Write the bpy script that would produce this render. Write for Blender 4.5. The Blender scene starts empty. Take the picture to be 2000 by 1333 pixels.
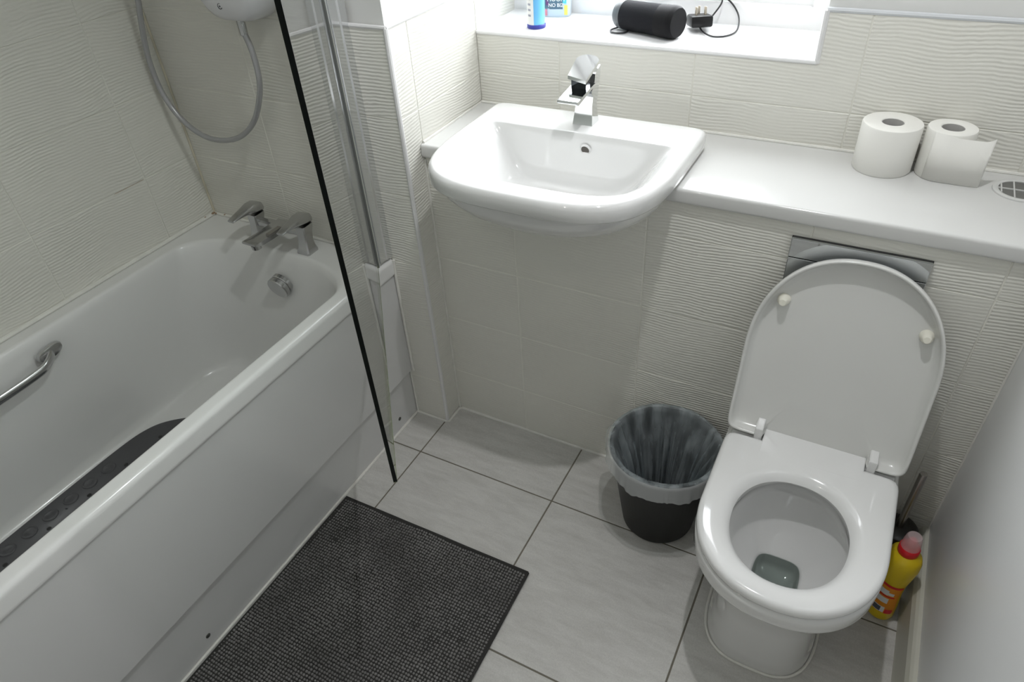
import bpy, bmesh, math, random
from math import sin, cos, pi, radians
from mathutils import Vector, Matrix, noise

S = bpy.context.scene
COL = S.collection

# ---------------------------------------------------------------- camera
cam_d = bpy.data.cameras.new('camera')
cam = bpy.data.objects.new('camera', cam_d)
COL.objects.link(cam)
RX = Vector((0.88371757, 0.46467446, -0.05586504))
RY = Vector((0.25255281, -0.57395551, -0.77896865))
RZ = Vector((-0.39403089, 0.6742794, -0.62456941))
RZ.normalize(); RX = (RX - RX.dot(RZ) * RZ).normalized(); RY = RZ.cross(RX)
cam.matrix_world = Matrix(((RX.x, -RY.x, -RZ.x, 0.0), (RX.y, -RY.y, -RZ.y, 0.0), (RX.z, -RY.z, -RZ.z, 1.6), (0, 0, 0, 1)))
cam_d.sensor_fit = 'HORIZONTAL'
cam_d.sensor_width = 36.0
cam_d.lens = 36.0 * 1364.9 / 2000.0
cam_d.clip_start = 0.02
S.camera = cam

# ---------------------------------------------------------------- light
W = bpy.data.worlds.new('overcast_sky'); S.world = W; W.use_nodes = True
bg = W.node_tree.nodes['Background']
bg.inputs[0].default_value = (0.955, 0.97, 1.0, 1)
bg.inputs[1].default_value = 12.0
S.view_settings.view_transform = 'Standard'
S.view_settings.look = 'None'
S.view_settings.exposure = 0.0
S.view_settings.gamma = 1.0
S.view_settings.use_curve_mapping = False

def lamp(name, typ, loc, energy, color, **kw):
    d = bpy.data.lights.new(name, typ); d.energy = energy; d.color = color
    for k, v in kw.items(): setattr(d, k, v)
    o = bpy.data.objects.new(name, d); o.location = loc; COL.objects.link(o)
    return o
lamp('downlight_over_floor', 'SPOT', (-0.20, 0.92, 2.36), 33, (0.98, 0.985, 1.0), spot_size=radians(125), spot_blend=0.6, shadow_soft_size=0.02)
lamp('downlight_over_bath', 'SPOT', (-0.75, -0.25, 2.36), 5, (1.0, 0.93, 0.83), spot_size=radians(150), spot_blend=0.8, shadow_soft_size=0.02)
portal = lamp('window_portal', 'AREA', (-0.585, 1.93, 1.62), 1.0, (1, 1, 1), shape='RECTANGLE', size=0.86, size_y=1.06)
portal.rotation_euler = (-pi / 2, 0, 0)
portal.data.cycles.is_portal = True

# ---------------------------------------------------------------- materials
MATS = {}
def mat(name, color=(0.8, 0.8, 0.8), rough=0.5, metal=0.0, coat=0.0, ior=1.5, bump=None, vary=None, emit=None, spec=None, sss=0, alpha=None, trans=0, build=None):
    if name in MATS: return MATS[name]
    m = bpy.data.materials.new(name); m.use_nodes = True
    nt = m.node_tree; b = nt.nodes['Principled BSDF']
    b.inputs['Base Color'].default_value = (*color, 1)
    b.inputs['Roughness'].default_value = rough
    b.inputs['Metallic'].default_value = metal
    b.inputs['IOR'].default_value = ior
    b.inputs['Coat Weight'].default_value = coat
    b.inputs['Coat Roughness'].default_value = 0.03
    if spec is not None: b.inputs['Specular IOR Level'].default_value = spec
    if alpha is not None: b.inputs['Alpha'].default_value = alpha
    if trans: b.inputs['Transmission Weight'].default_value = trans
    geo = None
    if vary:   # vary = (scale, amount, stretch)
        geo = nt.nodes.new('ShaderNodeNewGeometry')
        mp = nt.nodes.new('ShaderNodeMapping'); mp.inputs['Scale'].default_value = vary[2]
        nt.links.new(geo.outputs['Position'], mp.inputs['Vector'])
        n = nt.nodes.new('ShaderNodeTexNoise'); n.inputs['Scale'].default_value = vary[0]; n.inputs['Detail'].default_value = 6
        nt.links.new(mp.outputs[0], n.inputs['Vector'])
        r = nt.nodes.new('ShaderNodeMapRange'); r.inputs[1].default_value = 0.3; r.inputs[2].default_value = 0.7
        r.inputs[3].default_value = 1 - vary[1]; r.inputs[4].default_value = 1 + vary[1] * 0.6
        nt.links.new(n.outputs[0], r.inputs[0])
        v = nt.nodes.new('ShaderNodeVectorMath'); v.operation = 'SCALE'
        v.inputs[0].default_value = color
        nt.links.new(r.outputs[0], v.inputs['Scale'])
        nt.links.new(v.outputs[0], b.inputs['Base Color'])
    if bump:   # (scale, strength, distance)
        geo = geo or nt.nodes.new('ShaderNodeNewGeometry')
        n = nt.nodes.new('ShaderNodeTexNoise'); n.inputs['Scale'].default_value = bump[0]; n.inputs['Detail'].default_value = 4
        nt.links.new(geo.outputs['Position'], n.inputs['Vector'])
        bp = nt.nodes.new('ShaderNodeBump'); bp.inputs['Strength'].default_value = bump[1]; bp.inputs['Distance'].default_value = bump[2]
        nt.links.new(n.outputs[0], bp.inputs['Height']); nt.links.new(bp.outputs[0], b.inputs['Normal'])
    if build: build(nt, b)
    MATS[name] = m
    return m

def ripple(nt, b):
    """fine wavy horizontal ribs pressed into each wall tile"""
    N = nt.nodes.new; L = nt.links.new
    g = N('ShaderNodeNewGeometry'); oi = N('ShaderNodeObjectInfo')
    off = N('ShaderNodeVectorMath'); off.operation = 'SCALE'; off.inputs['Scale'].default_value = 3.7
    cmb = N('ShaderNodeCombineXYZ'); L(oi.outputs['Random'], cmb.inputs[0]); L(oi.outputs['Random'], cmb.inputs[1]); L(oi.outputs['Random'], cmb.inputs[2])
    L(cmb.outputs[0], off.inputs[0])
    add = N('ShaderNodeVectorMath'); L(g.outputs['Position'], add.inputs[0]); L(off.outputs[0], add.inputs[1])
    n = N('ShaderNodeTexNoise'); n.inputs['Scale'].default_value = 4.5; n.inputs['Detail'].default_value = 1.0
    L(add.outputs[0], n.inputs['Vector'])
    n2 = N('ShaderNodeTexNoise'); n2.inputs['Scale'].default_value = 60.0; n2.inputs['Detail'].default_value = 1.0
    L(add.outputs[0], n2.inputs['Vector'])
    sep = N('ShaderNodeSeparateXYZ'); L(g.outputs['Position'], sep.inputs[0])
    a = N('ShaderNodeMath'); a.operation = 'MULTIPLY_ADD'; a.inputs[1].default_value = 0.045; L(n.outputs[0], a.inputs[0]); L(sep.outputs[2], a.inputs[2])
    a2 = N('ShaderNodeMath'); a2.operation = 'MULTIPLY_ADD'; a2.inputs[1].default_value = 0.0035; L(n2.outputs[0], a2.inputs[0]); L(a.outputs[0], a2.inputs[2])
    f = N('ShaderNodeMath'); f.operation = 'MULTIPLY'; f.inputs[1].default_value = 2 * pi / 0.0078; L(a2.outputs[0], f.inputs[0])
    s = N('ShaderNodeMath'); s.operation = 'SINE'; L(f.outputs[0], s.inputs[0])
    # ribs are stronger in some zones of a tile
    n3 = N('ShaderNodeTexNoise'); n3.inputs['Scale'].default_value = 4.0; L(add.outputs[0], n3.inputs['Vector'])
    mr = N('ShaderNodeMapRange'); mr.inputs[1].default_value = 0.35; mr.inputs[2].default_value = 0.65; mr.inputs[3].default_value = 0.25; mr.inputs[4].default_value = 1.0
    L(n3.outputs[0], mr.inputs[0])
    mm = N('ShaderNodeMath'); mm.operation = 'MULTIPLY'; L(s.outputs[0], mm.inputs[0]); L(mr.outputs[0], mm.inputs[1])
    bp = N('ShaderNodeBump'); bp.inputs['Strength'].default_value = 0.40; bp.inputs['Distance'].default_value = 0.0011
    L(mm.outputs[0], bp.inputs['Height']); L(bp.outputs[0], b.inputs['Normal'])

def floorstone(nt, b):
    N = nt.nodes.new; L = nt.links.new
    g = N('ShaderNodeNewGeometry'); oi = N('ShaderNodeObjectInfo')
    cmb = N('ShaderNodeCombineXYZ')
    for i in range(3): L(oi.outputs['Random'], cmb.inputs[i])
    off = N('ShaderNodeVectorMath'); off.operation = 'MULTIPLY_ADD'; off.inputs[1].default_value = (9, 5, 3); L(cmb.outputs[0], off.inputs[0]); L(g.outputs['Position'], off.inputs[2])
    mp = N('ShaderNodeMapping'); mp.inputs['Rotation'].default_value = (0, 0, radians(8)); mp.inputs['Scale'].default_value = (1.0, 4.5, 1); L(off.outputs[0], mp.inputs['Vector'])
    n = N('ShaderNodeTexNoise'); n.inputs['Scale'].default_value = 9.0; n.inputs['Detail'].default_value = 10; n.inputs['Roughness'].default_value = 0.72; n.inputs['Distortion'].default_value = 0.25
    L(mp.outputs[0], n.inputs['Vector'])
    cr = N('ShaderNodeValToRGB'); e = cr.color_ramp.elements
    e[0].position = 0.26; e[0].color = (0.50, 0.488, 0.46, 1); e[1].position = 0.55; e[1].color = (0.61, 0.60, 0.572, 1)
    x = e.new(0.72); x.color = (0.66, 0.65, 0.62, 1)
    L(n.outputs[0], cr.inputs[0])
    n2 = N('ShaderNodeTexNoise'); n2.inputs['Scale'].default_value = 320; n2.inputs['Detail'].default_value = 2; L(off.outputs[0], n2.inputs['Vector'])
    mr = N('ShaderNodeMapRange'); mr.inputs[1].default_value = 0.3; mr.inputs[2].default_value = 0.7; mr.inputs[3].default_value = 0.93; mr.inputs[4].default_value = 1.05; L(n2.outputs[0], mr.inputs[0])
    v = N('ShaderNodeVectorMath'); v.operation = 'SCALE'; L(cr.outputs[0], v.inputs[0]); L(mr.outputs[0], v.inputs['Scale'])
    L(v.outputs[0], b.inputs['Base Color'])
    bp = N('ShaderNodeBump'); bp.inputs['Strength'].default_value = 0.15; bp.inputs['Distance'].default_value = 0.001
    L(n.outputs[0], bp.inputs['Height']); L(bp.outputs[0], b.inputs['Normal'])

def glass_mat(name, tint, ior=1.5, rough=0.0):
    m = bpy.data.materials.new(name); m.use_nodes = True; nt = m.node_tree
    nt.nodes.remove(nt.nodes['Principled BSDF'])
    out = nt.nodes['Material Output']
    t = nt.nodes.new('ShaderNodeBsdfTransparent'); t.inputs[0].default_value = (*tint, 1)
    g = nt.nodes.new('ShaderNodeBsdfGlossy'); g.inputs['Roughness'].default_value = rough
    f = nt.nodes.new('ShaderNodeFresnel'); f.inputs[0].default_value = ior
    x = nt.nodes.new('ShaderNodeMixShader')
    geo = nt.nodes.new('ShaderNodeNewGeometry')
    def M(op, a, b):
        n = nt.nodes.new('ShaderNodeMath'); n.operation = op
        for i, v in enumerate((a, b)):
            if isinstance(v, (int, float)): n.inputs[i].default_value = v
            else: nt.links.new(v, n.inputs[i])
        return n.outputs[0]
    F = f.outputs[0]      # both faces of the slab reflect: R = 2F / (1 + F), counted once on the front face
    RR = M('DIVIDE', M('MULTIPLY', F, 2.0), M('ADD', F, 1.0))
    K = M('MULTIPLY', RR, M('SUBTRACT', 1.0, geo.outputs['Backfacing']))
    nt.links.new(K, x.inputs[0]); nt.links.new(t.outputs[0], x.inputs[1]); nt.links.new(g.outputs[0], x.inputs[2])
    nt.links.new(x.outputs[0], out.inputs[0])
    return m

TILE = mat('ribbed_white_wall_tile', (0.755, 0.745, 0.685), 0.42, build=ripple)
GROUT = mat('wall_grout', (0.80, 0.79, 0.72), 0.8, vary=(9, 0.10, (1, 1, 1)))
PLASTER = mat('painted_plaster', (0.74, 0.74, 0.72), 0.6, bump=(60, 0.05, 0.002))
WALLPAINT = mat('grey_satin_paint', (0.76, 0.765, 0.76), 0.32, bump=(40, 0.03, 0.002))
STONE = mat('stone_floor_tile', (0.6, 0.6, 0.57), 0.42, build=floorstone)
FGROUT = mat('floor_grout', (0.19, 0.175, 0.14), 0.9)
SEAL = mat('white_silicone', (0.80, 0.79, 0.74), 0.35, vary=(25, 0.08, (1, 1, 1)))
ACRYL = mat('white_acrylic', (0.77, 0.77, 0.755), 0.20, coat=0.25)
PANELW = mat('white_bath_panel', (0.64, 0.64, 0.63), 0.22, coat=0.3)
CERAM = mat('white_ceramic', (0.76, 0.76, 0.75), 0.07, coat=0.8)
PLAST = mat('white_toilet_plastic', (0.80, 0.80, 0.79), 0.12, coat=0.4)
LIDP = mat('lid_plastic', (0.70, 0.70, 0.675), 0.22, coat=0.2)
TOP = mat('white_laminate_worktop', (0.66, 0.66, 0.645), 0.16, coat=0.3)
UPVC = mat('white_upvc', (0.88, 0.88, 0.88), 0.25)
CHROME = mat('polished_chrome', (0.86, 0.87, 0.88), 0.06, metal=1)
CHROMED = mat('dull_chrome', (0.56, 0.56, 0.56), 0.20, metal=1)
STEEL = mat('brushed_steel', (0.42, 0.40, 0.38), 0.28, metal=1)
MIRROR = mat('mirror_chrome', (0.60, 0.62, 0.63), 0.03, metal=1)
DARKGAP = mat('dark_gap', (0.02, 0.02, 0.02), 0.6)
BLACKP = mat('black_plastic', (0.008, 0.008, 0.008), 0.4, spec=0.25)
HOLDER = mat('dark_brown_plastic', (0.02, 0.018, 0.015), 0.35)
PAPER = mat('white_tissue', (0.85, 0.84, 0.795), 0.9, bump=(260, 0.10, 0.0008))
CARD = mat('grey_cardboard', (0.50, 0.49, 0.47), 0.9)
GREYMAT = mat('grey_pvc_mat', (0.075, 0.075, 0.08), 0.20)
RUG = mat('charcoal_chenille', (0.235, 0.230, 0.223), 0.95, vary=(7, 0.34, (1, 1, 1)), bump=(700, 0.5, 0.002))
RUGB = mat('rug_border_fabric', (0.036, 0.035, 0.033), 0.95)
HOSEM = mat('silver_hose_plastic', (0.42, 0.42, 0.43), 0.25, metal=0.35, coat=0.3)
YELL = mat('yellow_bottle_plastic', (0.80, 0.58, 0.01), 0.30)
RED = mat('red_plastic', (0.70, 0.012, 0.02), 0.28)
ORANGE = mat('orange_label', (0.85, 0.30, 0.01), 0.4)
LWHITE = mat('white_label', (0.8, 0.8, 0.78), 0.4)
LGREY = mat('grey_label', (0.10, 0.11, 0.13), 0.5)
FABRIC = mat('black_speaker_fabric', (0.010, 0.0105, 0.013), 0.8, spec=0.2, bump=(900, 0.5, 0.001))
RUBBER = mat('dark_grey_rubber', (0.05, 0.052, 0.055), 0.5)
TEAL = mat('teal_port_cover', (0.02, 0.30, 0.27), 0.5)
CABLEM = mat('black_cable', (0.02, 0.02, 0.021), 0.4)
BLUE = mat('blue_can_paint', (0.16, 0.50, 0.85), 0.25, coat=0.5)
NAVY = mat('navy_plastic', (0.02, 0.03, 0.30), 0.3)
PURP = mat('purple_print', (0.16, 0.06, 0.17), 0.4)
PINK = mat('pink_print', (0.75, 0.30, 0.35), 0.4)
CYAN = mat('cyan_print', (0.10, 0.60, 0.75), 0.4)
YPRN = mat('yellow_print', (0.85, 0.75, 0.15), 0.4)
SLATE = mat('slate_print', (0.10, 0.17, 0.22), 0.4)
PGREY = mat('pale_blue_tub', (0.62, 0.72, 0.78), 0.3)
INK = mat('dark_ink', (0.03, 0.03, 0.04), 0.5)
GLASS = glass_mat('shower_glass', (0.955, 0.975, 0.96), 1.5)
EDGE = mat('dark_glass_edge', (0.002, 0.004, 0.003), 0.3, spec=0.15)  # near-black colour stands in for internal reflection darkening the glass edge
EDGEG = mat('green_glass_edge', (0.16, 0.19, 0.10), 0.2)
WGLASS = glass_mat('window_glass', (0.97, 0.98, 0.98), 1.45)
BUMP = mat('cream_rubber', (0.82, 0.80, 0.70), 0.3)

def liner_nodes(nt, b):
    N = nt.nodes.new; L = nt.links.new
    out = nt.nodes['Material Output']
    t = N('ShaderNodeBsdfTransparent'); t.inputs[0].default_value = (0.80, 0.86, 0.88, 1)
    x = N('ShaderNodeMixShader')
    g = N('ShaderNodeNewGeometry')
    mp = N('ShaderNodeTexNoise'); mp.inputs['Scale'].default_value = 26; mp.inputs['Detail'].default_value = 3
    mg = N('ShaderNodeMapping'); mg.inputs['Scale'].default_value = (1, 1, 0.12); L(g.outputs['Position'], mg.inputs['Vector'])
    L(mg.outputs[0], mp.inputs['Vector'])
    r = N('ShaderNodeMapRange'); r.inputs[1].default_value = 0.3; r.inputs[2].default_value = 0.7; r.inputs[3].default_value = 0.08; r.inputs[4].default_value = 0.52
    L(mp.outputs[0], r.inputs[0]); L(r.outputs[0], x.inputs[0])
    L(t.outputs[0], x.inputs[1]); L(b.outputs[0], x.inputs[2]); L(x.outputs[0], out.inputs[0])
LINER = mat('translucent_bag_film', (0.60, 0.66, 0.68), 0.22, build=liner_nodes)
CLEARCAP = mat('clear_cap_plastic', (0.85, 0.72, 0.72), 0.2, alpha=0.42)
def water_nodes(nt, b):
    out = nt.nodes['Material Output']
    t = nt.nodes.new('ShaderNodeBsdfTransparent'); t.inputs[0].default_value = (0.77, 0.80, 0.785, 1)
    g = nt.nodes.new('ShaderNodeBsdfGlossy'); g.inputs['Roughness'].default_value = 0.02
    f = nt.nodes.new('ShaderNodeFresnel'); f.inputs[0].default_value = 1.33
    x = nt.nodes.new('ShaderNodeMixShader')
    nt.links.new(f.outputs[0], x.inputs[0]); nt.links.new(t.outputs[0], x.inputs[1]); nt.links.new(g.outputs[0], x.inputs[2]); nt.links.new(x.outputs[0], out.inputs[0])
WATER = mat('bowl_water', build=water_nodes)

# ---------------------------------------------------------------- object helpers
def add_obj(name, data, parent=None, loc=None):
    o = bpy.data.objects.new(name, data); COL.objects.link(o)
    if parent is not None: o.parent = parent
    if loc is not None: o.location = loc
    return o

def finish(name, bm, m, parent=None, smooth=True, angle=40, flip=False, loc=None):
    bmesh.ops.recalc_face_normals(bm, faces=bm.faces)
    me = bpy.data.meshes.new(name)
    bm.to_mesh(me); bm.free()
    me.materials.append(m)
    if smooth:
        for p in me.polygons: p.use_smooth = True
        try: me.set_sharp_from_angle(angle=radians(angle))
        except Exception: pass
    return add_obj(name, me, parent, loc)

def tag(o, label=None, cat=None, group=None, kind=None):
    if label: o['label'] = label
    if cat: o['category'] = cat
    if group: o['group'] = group
    if kind: o['kind'] = kind
    return o

def thing(name, loc, label, cat, group=None):
    o = add_obj(name, None, None, loc)
    o.empty_display_size = 0.05
    return tag(o, label, cat, group)

def rel(o, root):
    """parent built in world coordinates under root"""
    o.parent = root
    o.matrix_parent_inverse = Matrix.Translation(-Vector(root.location))
    return o

def box(bm, a, b):
    x0, y0, z0 = a; x1, y1, z1 = b
    v = [bm.verts.new(p) for p in ((x0, y0, z0), (x1, y0, z0), (x1, y1, z0), (x0, y1, z0), (x0, y0, z1), (x1, y0, z1), (x1, y1, z1), (x0, y1, z1))]
    for f in ((0, 3, 2, 1), (4, 5, 6, 7), (0, 1, 5, 4), (1, 2, 6, 5), (2, 3, 7, 6), (3, 0, 4, 7)):
        bm.faces.new([v[i] for i in f])

def boxobj(name, a, b, m, root=None, bev=0.0, seg=2, kind=None):
    bm = bmesh.new(); box(bm, a, b)
    if bev: bmesh.ops.bevel(bm, geom=list(bm.edges), offset=bev, segments=seg, affect='EDGES', profile=0.5)
    o = finish(name, bm, m, angle=18)
    if root is not None: rel(o, root)
    if kind: o['kind'] = kind
    return o

def loft(bm, rings, closed=True, cap0=False, cap1=False, loop=False):
    R = [[bm.verts.new(p) for p in r] for r in rings]
    n = len(R[0])
    pairs = list(zip(R, R[1:]))
    if loop: pairs.append((R[-1], R[0]))
    for A, B in pairs:
        for i in range(n if closed else n - 1):
            j = (i + 1) % n
            try: bm.faces.new((A[i], A[j], B[j], B[i]))
            except ValueError: pass
    if cap0: bm.faces.new(R[0][::-1])
    if cap1: bm.faces.new(R[-1])
    return R

def dshape(cx, cy, hw, hb, hf, nb, nf, z, N=96):
    """egg or D outline: superellipse with its own depth and exponent behind and in front"""
    out = []
    for i in range(N):
        t = 2 * pi * i / N
        c, s = cos(t), sin(t)
        e = nb if s >= 0 else nf
        d = (abs(c) ** e + abs(s) ** e) ** (-1 / e)
        out.append((cx + hw * c * d, cy + (hb if s >= 0 else hf) * s * d, z))
    return out

def lathe(bm, prof, cx=0, cy=0, N=32, close0=True, close1=True):
    rings = [[(cx + r * cos(2 * pi * i / N), cy + r * sin(2 * pi * i / N), z) for i in range(N)] for r, z in prof]
    loft(bm, rings, cap0=close0, cap1=close1)

def smooth_path(pts, sub=8):
    P = [Vector(p) for p in pts]; out = []
    for i in range(len(P) - 1):
        p0 = P[max(i - 1, 0)]; p1 = P[i]; p2 = P[i + 1]; p3 = P[min(i + 2, len(P) - 1)]
        for k in range(sub):
            t = k / sub
            out.append(0.5 * ((2 * p1) + (p2 - p0) * t + (2 * p0 - 5 * p1 + 4 * p2 - p3) * t * t + (3 * p1 - p0 - 3 * p2 + p3) * t ** 3))
    out.append(P[-1]); return out

def tube(bm, path, r, N=12, flat=1.0):
    path = [Vector(p) for p in path]
    rings = []; up = Vector((0, 0, 1)); prev = None
    for i, p in enumerate(path):
        t = (path[min(i + 1, len(path) - 1)] - path[max(i - 1, 0)]).normalized()
        if prev is None:
            a = t.cross(up)
            if a.length < 1e-3: a = t.cross(Vector((1, 0, 0)))
            a.normalize()
        else:
            a = (prev - prev.dot(t) * t).normalized()
        prev = a; b = t.cross(a)
        rr = r(i / (len(path) - 1)) if callable(r) else r
        rings.append([tuple(p + a * rr * cos(2 * pi * k / N) + b * rr * flat * sin(2 * pi * k / N)) for k in range(N)])
    loft(bm, rings, cap0=True, cap1=True)

def prism(bm, pts, axis, lo, hi):
    """extrude 2D points along an axis; pts are the other two coordinates in x,y,z order"""
    def mk(p, w):
        if axis == 0: return (w, p[0], p[1])
        if axis == 1: return (p[0], w, p[1])
        return (p[0], p[1], w)
    A = [bm.verts.new(mk(p, lo)) for p in pts]; B = [bm.verts.new(mk(p, hi)) for p in pts]
    n = len(pts)
    for i in range(n): bm.faces.new((A[i], A[(i + 1) % n], B[(i + 1) % n], B[i]))
    bm.faces.new(A[::-1]); bm.faces.new(B)

def bevel_all(bm, off, seg=2, ang=25):
    es = [e for e in bm.edges if len(e.link_faces) == 2 and e.calc_face_angle(0) > radians(ang)]
    bmesh.ops.bevel(bm, geom=es, offset=off, segments=seg, affect='EDGES', profile=0.5, clamp_overlap=True)

# ---------------------------------------------------------------- tiling
GAP = 0.0014
TCACHE = {}
def tile_mesh(pts, th, bev, m):
    GAP = 0.0022 if m is STONE else 0.0014
    key = (tuple((round(a, 4), round(b, 4)) for a, b in pts), th, m.name)
    if key in TCACHE: return TCACHE[key]
    bm = bmesh.new(); n = len(pts)
    area = sum(pts[i][0] * pts[(i + 1) % n][1] - pts[(i + 1) % n][0] * pts[i][1] for i in range(n))
    if area < 0: pts = pts[::-1]
    def inset(d):
        out = []
        for i in range(n):
            p0, p1, p2 = Vector(pts[i - 1]), Vector(pts[i]), Vector(pts[(i + 1) % n])
            e1 = (p1 - p0).normalized(); e2 = (p2 - p1).normalized()
            n1 = Vector((-e1.y, e1.x)); n2 = Vector((-e2.y, e2.x))
            out.append(p1 + (n1 + n2) * (d / max(1 + n1.dot(n2), 0.2)))
        return out
    r = [[(p.x, p.y, -th) for p in inset(GAP)], [(p.x, p.y, -bev * 0.7) for p in inset(GAP)], [(p.x, p.y, 0) for p in inset(GAP + bev)]]
    loft(bm, r, cap1=True)
    me = bpy.data.meshes.new('tile'); bm.to_mesh(me); bm.free(); me.materials.append(m)
    TCACHE[key] = me
    return me

def place_tile(pts, M, parent, th=0.008, bev=0.0011, m=None, jit=0.00025):
    cx = sum(p[0] for p in pts) / len(pts); cy = sum(p[1] for p in pts) / len(pts)
    me = tile_mesh([(a - cx, b - cy) for a, b in pts], th, bev, m or TILE)
    o = bpy.data.objects.new('tile', me); COL.objects.link(o); o.parent = parent
    o.matrix_local = M @ Matrix.Translation((cx, cy, random.uniform(-jit, jit)))
    return o

def tile_grid(us, vs, M, parent, skip=None, **kw):
    for i in range(len(us) - 1):
        for j in range(len(vs) - 1):
            if skip and skip(us[i], us[i + 1], vs[j], vs[j + 1]): continue
            place_tile([(us[i], vs[j]), (us[i + 1], vs[j]), (us[i + 1], vs[j + 1]), (us[i], vs[j + 1])], M, parent, **kw)

random.seed(4)
# local (u, v, n) frames
def frame_y(y):   # face looking towards -y : u = x, v = z
    return Matrix(((1, 0, 0, 0), (0, 0, -1, y), (0, 1, 0, 0), (0, 0, 0, 1)))
def frame_xp(x):  # face looking towards +x : u = y, v = z
    return Matrix(((0, 0, 1, x), (1, 0, 0, 0), (0, 1, 0, 0), (0, 0, 0, 1)))

XL, XP, XE, XR = -1.790, -1.110, -1.006, 0.341
YB, YC, YW, YF = 1.277, 1.351, 1.650, -0.90
ZT, ZC = 1.198, 2.40

# ---------------------------------------------------------------- setting: floor
floor = boxobj('floor', (XL - 0.1, YF - 0.1, -0.12), (XR + 0.1, 2.0, -0.0016), FGROUT, kind='structure')
fx = [-1.908, -1.4615, -1.015, -0.568, -0.1195, 0.3265, 0.345]
fy = [-0.92, -0.689, -0.232, 0.222, 0.673, 1.130, 1.352]
Mf = Matrix.Identity(4)
for i in range(len(fx) - 1):
    for j in range(len(fy) - 1):
        if fx[i + 1] < -1.14: continue
        x0 = max(fx[i], -1.14)
        place_tile([(x0, fy[j]), (fx[i + 1], fy[j]), (fx[i + 1], fy[j + 1]), (x0, fy[j + 1])], Mf, floor, m=STONE, th=0.006, bev=0.0008)

# ---------------------------------------------------------------- setting: walls
zrow = [0.0, 0.166, 0.374, 0.579, 0.790, 0.995, ZT]
zhi = [0.587, 0.791, 0.995, 1.198, 1.402, 1.606, 1.810, 2.014, 2.218, ZC]
wl = boxobj('wall_left', (XL - 0.11, YF, 0), (XL - 0.010, 1.40, ZC), PLASTER, kind='structure')
g = boxobj('grout', (XL - 0.010, YF, 0.55), (XL - 0.0012, YB + 0.01, ZC), GROUT); g.parent = wl
yl = [YF, -0.614, -0.272, 0.071, 0.414, 0.757, 1.100, YB]
tile_grid(yl, zhi, frame_xp(XL), wl)

# wall at the tap end of the bath, ending in the pier beside the basin
we = boxobj('wall_end', (XL - 0.01, YB + 0.010, 0), (XE - 0.010, 2.0, ZC), PLASTER, kind='structure')
g = boxobj('grout', (XL, YB + 0.0012, 0), (XE - 0.001, YB + 0.010, ZT - 0.001), GROUT); g.parent = we
g = boxobj('grout', (XL, YB + 0.0012, ZT - 0.001), (-1.125, YB + 0.010, ZC), GROUT); g.parent = we
g = boxobj('grout', (XE - 0.010, YB + 0.0012, 0), (XE - 0.0012, YW + 0.22, ZT - 0.001), GROUT); g.parent = we
tile_grid([XL, -1.462, -1.121], zhi, frame_y(YB), we)
tile_grid([-1.121, XE - 0.004], [0, 0.166, 0.374, 0.587, 0.795, 0.995, ZT], frame_y(YB), we)
Mp = frame_xp(XE)
tile_grid([YB + 0.004, YC + 0.002], [0, 0.166, 0.374, 0.587, 0.795, 0.995, ZT], Mp, we)
tile_grid([YC + 0.002, YW + 0.002, YW + 0.22], [0.795, 0.995, ZT], Mp, we)

# low boxing wall under the worktop
def low(name, ya, yb, m):
    bm = bmesh.new()
    prism(bm, [(XE, 0), (XR, 0), (XR, 0.872), (-0.457, 0.872), (-0.457, 0.823), (-0.795, 0.823), (-0.795, 0.872), (XE, 0.872)], 1, ya, yb)
    return finish(name, bm, m, smooth=False)
wb = low('wall_low', YC + 0.010, YC + 0.05, PLASTER); wb['kind'] = 'structure'
g = low('grout', YC + 0.0012, YC + 0.010, GROUT); g.parent = wb
tile_grid([XE, -0.759, -0.417, -0.075, 0.266, XR], [0.0, 0.166, 0.374, 0.579, 0.790], frame_y(YC), wb)
tile_grid([-0.417, -0.075, 0.266, XR], [0.790, 0.876], frame_y(YC), wb)
place_tile([(XE, 0.790), (-0.759, 0.790), (-0.759, 0.822), (-0.796, 0.822), (-0.796, 0.876), (XE, 0.876)], frame_y(YC), wb)
place_tile([(-0.759, 0.790), (-0.417, 0.790), (-0.417, 0.876), (-0.456, 0.876), (-0.456, 0.822), (-0.759, 0.822)], frame_y(YC), wb)

# window wall
wk = thing('wall_back', (0, 0, 0), None, None); wk['kind'] = 'structure'
bm = bmesh.new()
xo, zo0, zo1 = -0.163, 1.097, 2.12
box(bm, (XE, YW + 0.010, 0.85), (XR, 1.95, zo0 - 0.004))
box(bm, (xo, YW + 0.010, zo0 - 0.004), (XR, 1.95, ZC))
box(bm, (XE - 0.05, YW + 0.010, zo1), (xo, 1.95, ZC))
o = finish('plaster', bm, PLASTER, smooth=False); o.parent = wk
bm = bmesh.new()
box(bm, (XE, YW + 0.0012, 0.87), (XR, YW + 0.010, zo0 - 0.004)); box(bm, (xo + 0.002, YW + 0.0012, zo0 - 0.004), (XR, YW + 0.010, ZT - 0.001))
o = finish('grout', bm, GROUT, smooth=False); o.parent = wk
Mb = frame_y(YW)
tile_grid([XE, -0.768, -0.425], [0.90, 0.995, zo0 - 0.003], Mb, wk)
place_tile([(-0.425, 0.90), (-0.075, 0.90), (-0.075, 0.995), (-0.425, 0.995)], Mb, wk)
place_tile([(-0.425, 0.995), (-0.075, 0.995), (-0.075, ZT), (xo + 0.003, ZT), (xo + 0.003, zo0 - 0.003), (-0.425, zo0 - 0.003)], Mb, wk)
tile_grid([-0.075, 0.266, XR], [0.90, 0.995, ZT], Mb, wk)

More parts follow.
